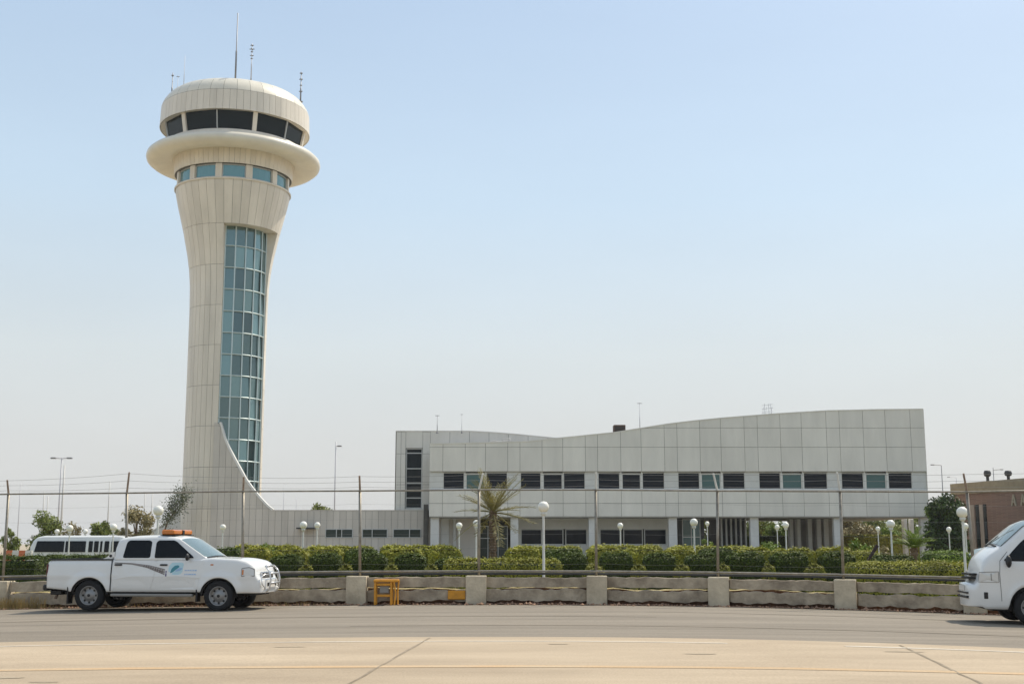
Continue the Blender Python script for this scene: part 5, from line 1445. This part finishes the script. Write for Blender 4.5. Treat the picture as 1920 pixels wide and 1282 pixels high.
# ---------------------------------------------------------------- far masts and street lamps
def mast(px,ytop,Y,r,lab,arms=None,name='light_mast',cat='mast',m=None):
    X,zt=U(px,ytop,Y); X0=X; t=thing(name,lab,cat,(X,Y,-.25)); h=zt+.25
    b=MB(); b.smooth=True; b.tube([(0,0,0),(0,0,h*.5),(0,0,h)],[r,r*.8,r*.55],8); b.build('pole',m or M['mast'],t)
    if arms:
        b=MB()
        for dx,dz in arms: b.cyl((0,0,h+dz),(dx,0,h+dz+abs(dx)*.08),r*.5,n=6)
        b.build('arm',m or M['mast'],t)
        for dx,dz in arms: 
            b=MB(); b.bbox(dx-abs(r)*2.5,dx+abs(r)*2.5,-r*1.5,r*1.5,h+dz+abs(dx)*.08-r,h+dz+abs(dx)*.08+r*.5,r*.3); b.build('lamp_head',M['antm'],t)
    return t
mast(116,858,190,.16,'tall pale floodlight mast with crossed arms left of the tower',((-1.3,-.1),(1.2,-.1)),m=M['antp'])
mast(121,872,200,.20,'bright white mast close beside the floodlight mast left of the tower')
mast(630,828,170,.12,'tall thin pale mast with small lamp between tower and offices',((.5,-.6),),m=M['antp'])
mast(206,902,230,.16,'thin white pole between the floodlight mast and the second fence post')
mast(83,922,230,.16,'thin white pole left of the floodlight mast, the nearer of a pair')
mast(90,930,240,.16,'shorter white pole just left of the floodlight mast')
mast(39,905,260,.12,'faint thin pole beside the first fence post',m=M['antp'])
mast(272,925,240,.14,'left one of the two short white poles beside the tower')
mast(286,920,240,.14,'right one of the two short white poles beside the tower')
mast(533,905,260,.08,'faint thin pole just right of the tower foot',m=M['antp'])
mast(556,930,260,.08,'short faint pole above the low wing near the tower',m=M['antp'])
mast(1765,872,125,.07,'grey street lamp with one left arm beside the right end of the offices',((-.9,.0),),'street_lamp','street lamp',M['antm'])
mast(1793,895,160,.06,'faint distant street lamp right of the offices, above the dark tree',((-1.0,.0),),'street_lamp','street lamp',M['antp'])
mast(1862,876,140,.07,'street lamp with right arm rising behind the brick building roof',((.95,-.3),),'street_lamp','street lamp',M['antm'])
# barriers far left
for i,(px,m,lab) in enumerate(((18,'orange','orange-red road barrier at the left edge, leftmost of the far row'),(31,'plw','white road barrier between two orange-red ones, far left'),(43,'orange','orange-red road barrier right of the white one, far left'),(55,'plw','white road barrier at the right end of the far left row'))):
    x,z=U(px,1022,66)
    o=MB().prism([(-.17,0),(.17,0),(.10,.4),(.07,1.35),(-.07,1.35),(-.10,.4)],-.17,.17)
    for j,p in enumerate(o.v): o.v[j]=(p[1],p[0],p[2])
    o=o.build('road_barrier',M[m],loc=(x,66,-.22)); tag(o,lab,'barrier','road barriers at the far left')

# ---------------------------------------------------------------- dusty air
hm_=bpy.data.materials.new('haze_air'); hm_.use_nodes=True; n=hm_.node_tree.nodes; n.remove(n['Principled BSDF'])
pv=n.new('ShaderNodeVolumePrincipled'); pv.inputs['Color'].default_value=(.93,.95,.97,1); pv.inputs['Density'].default_value=.0002; pv.inputs['Anisotropy'].default_value=.2
hm_.node_tree.links.new(pv.outputs[0],n['Material Output'].inputs['Volume'])
o=MB().box(-3100,3100,-350,3100,-1.6,48).build('haze',hm_); kind(o,'stuff')
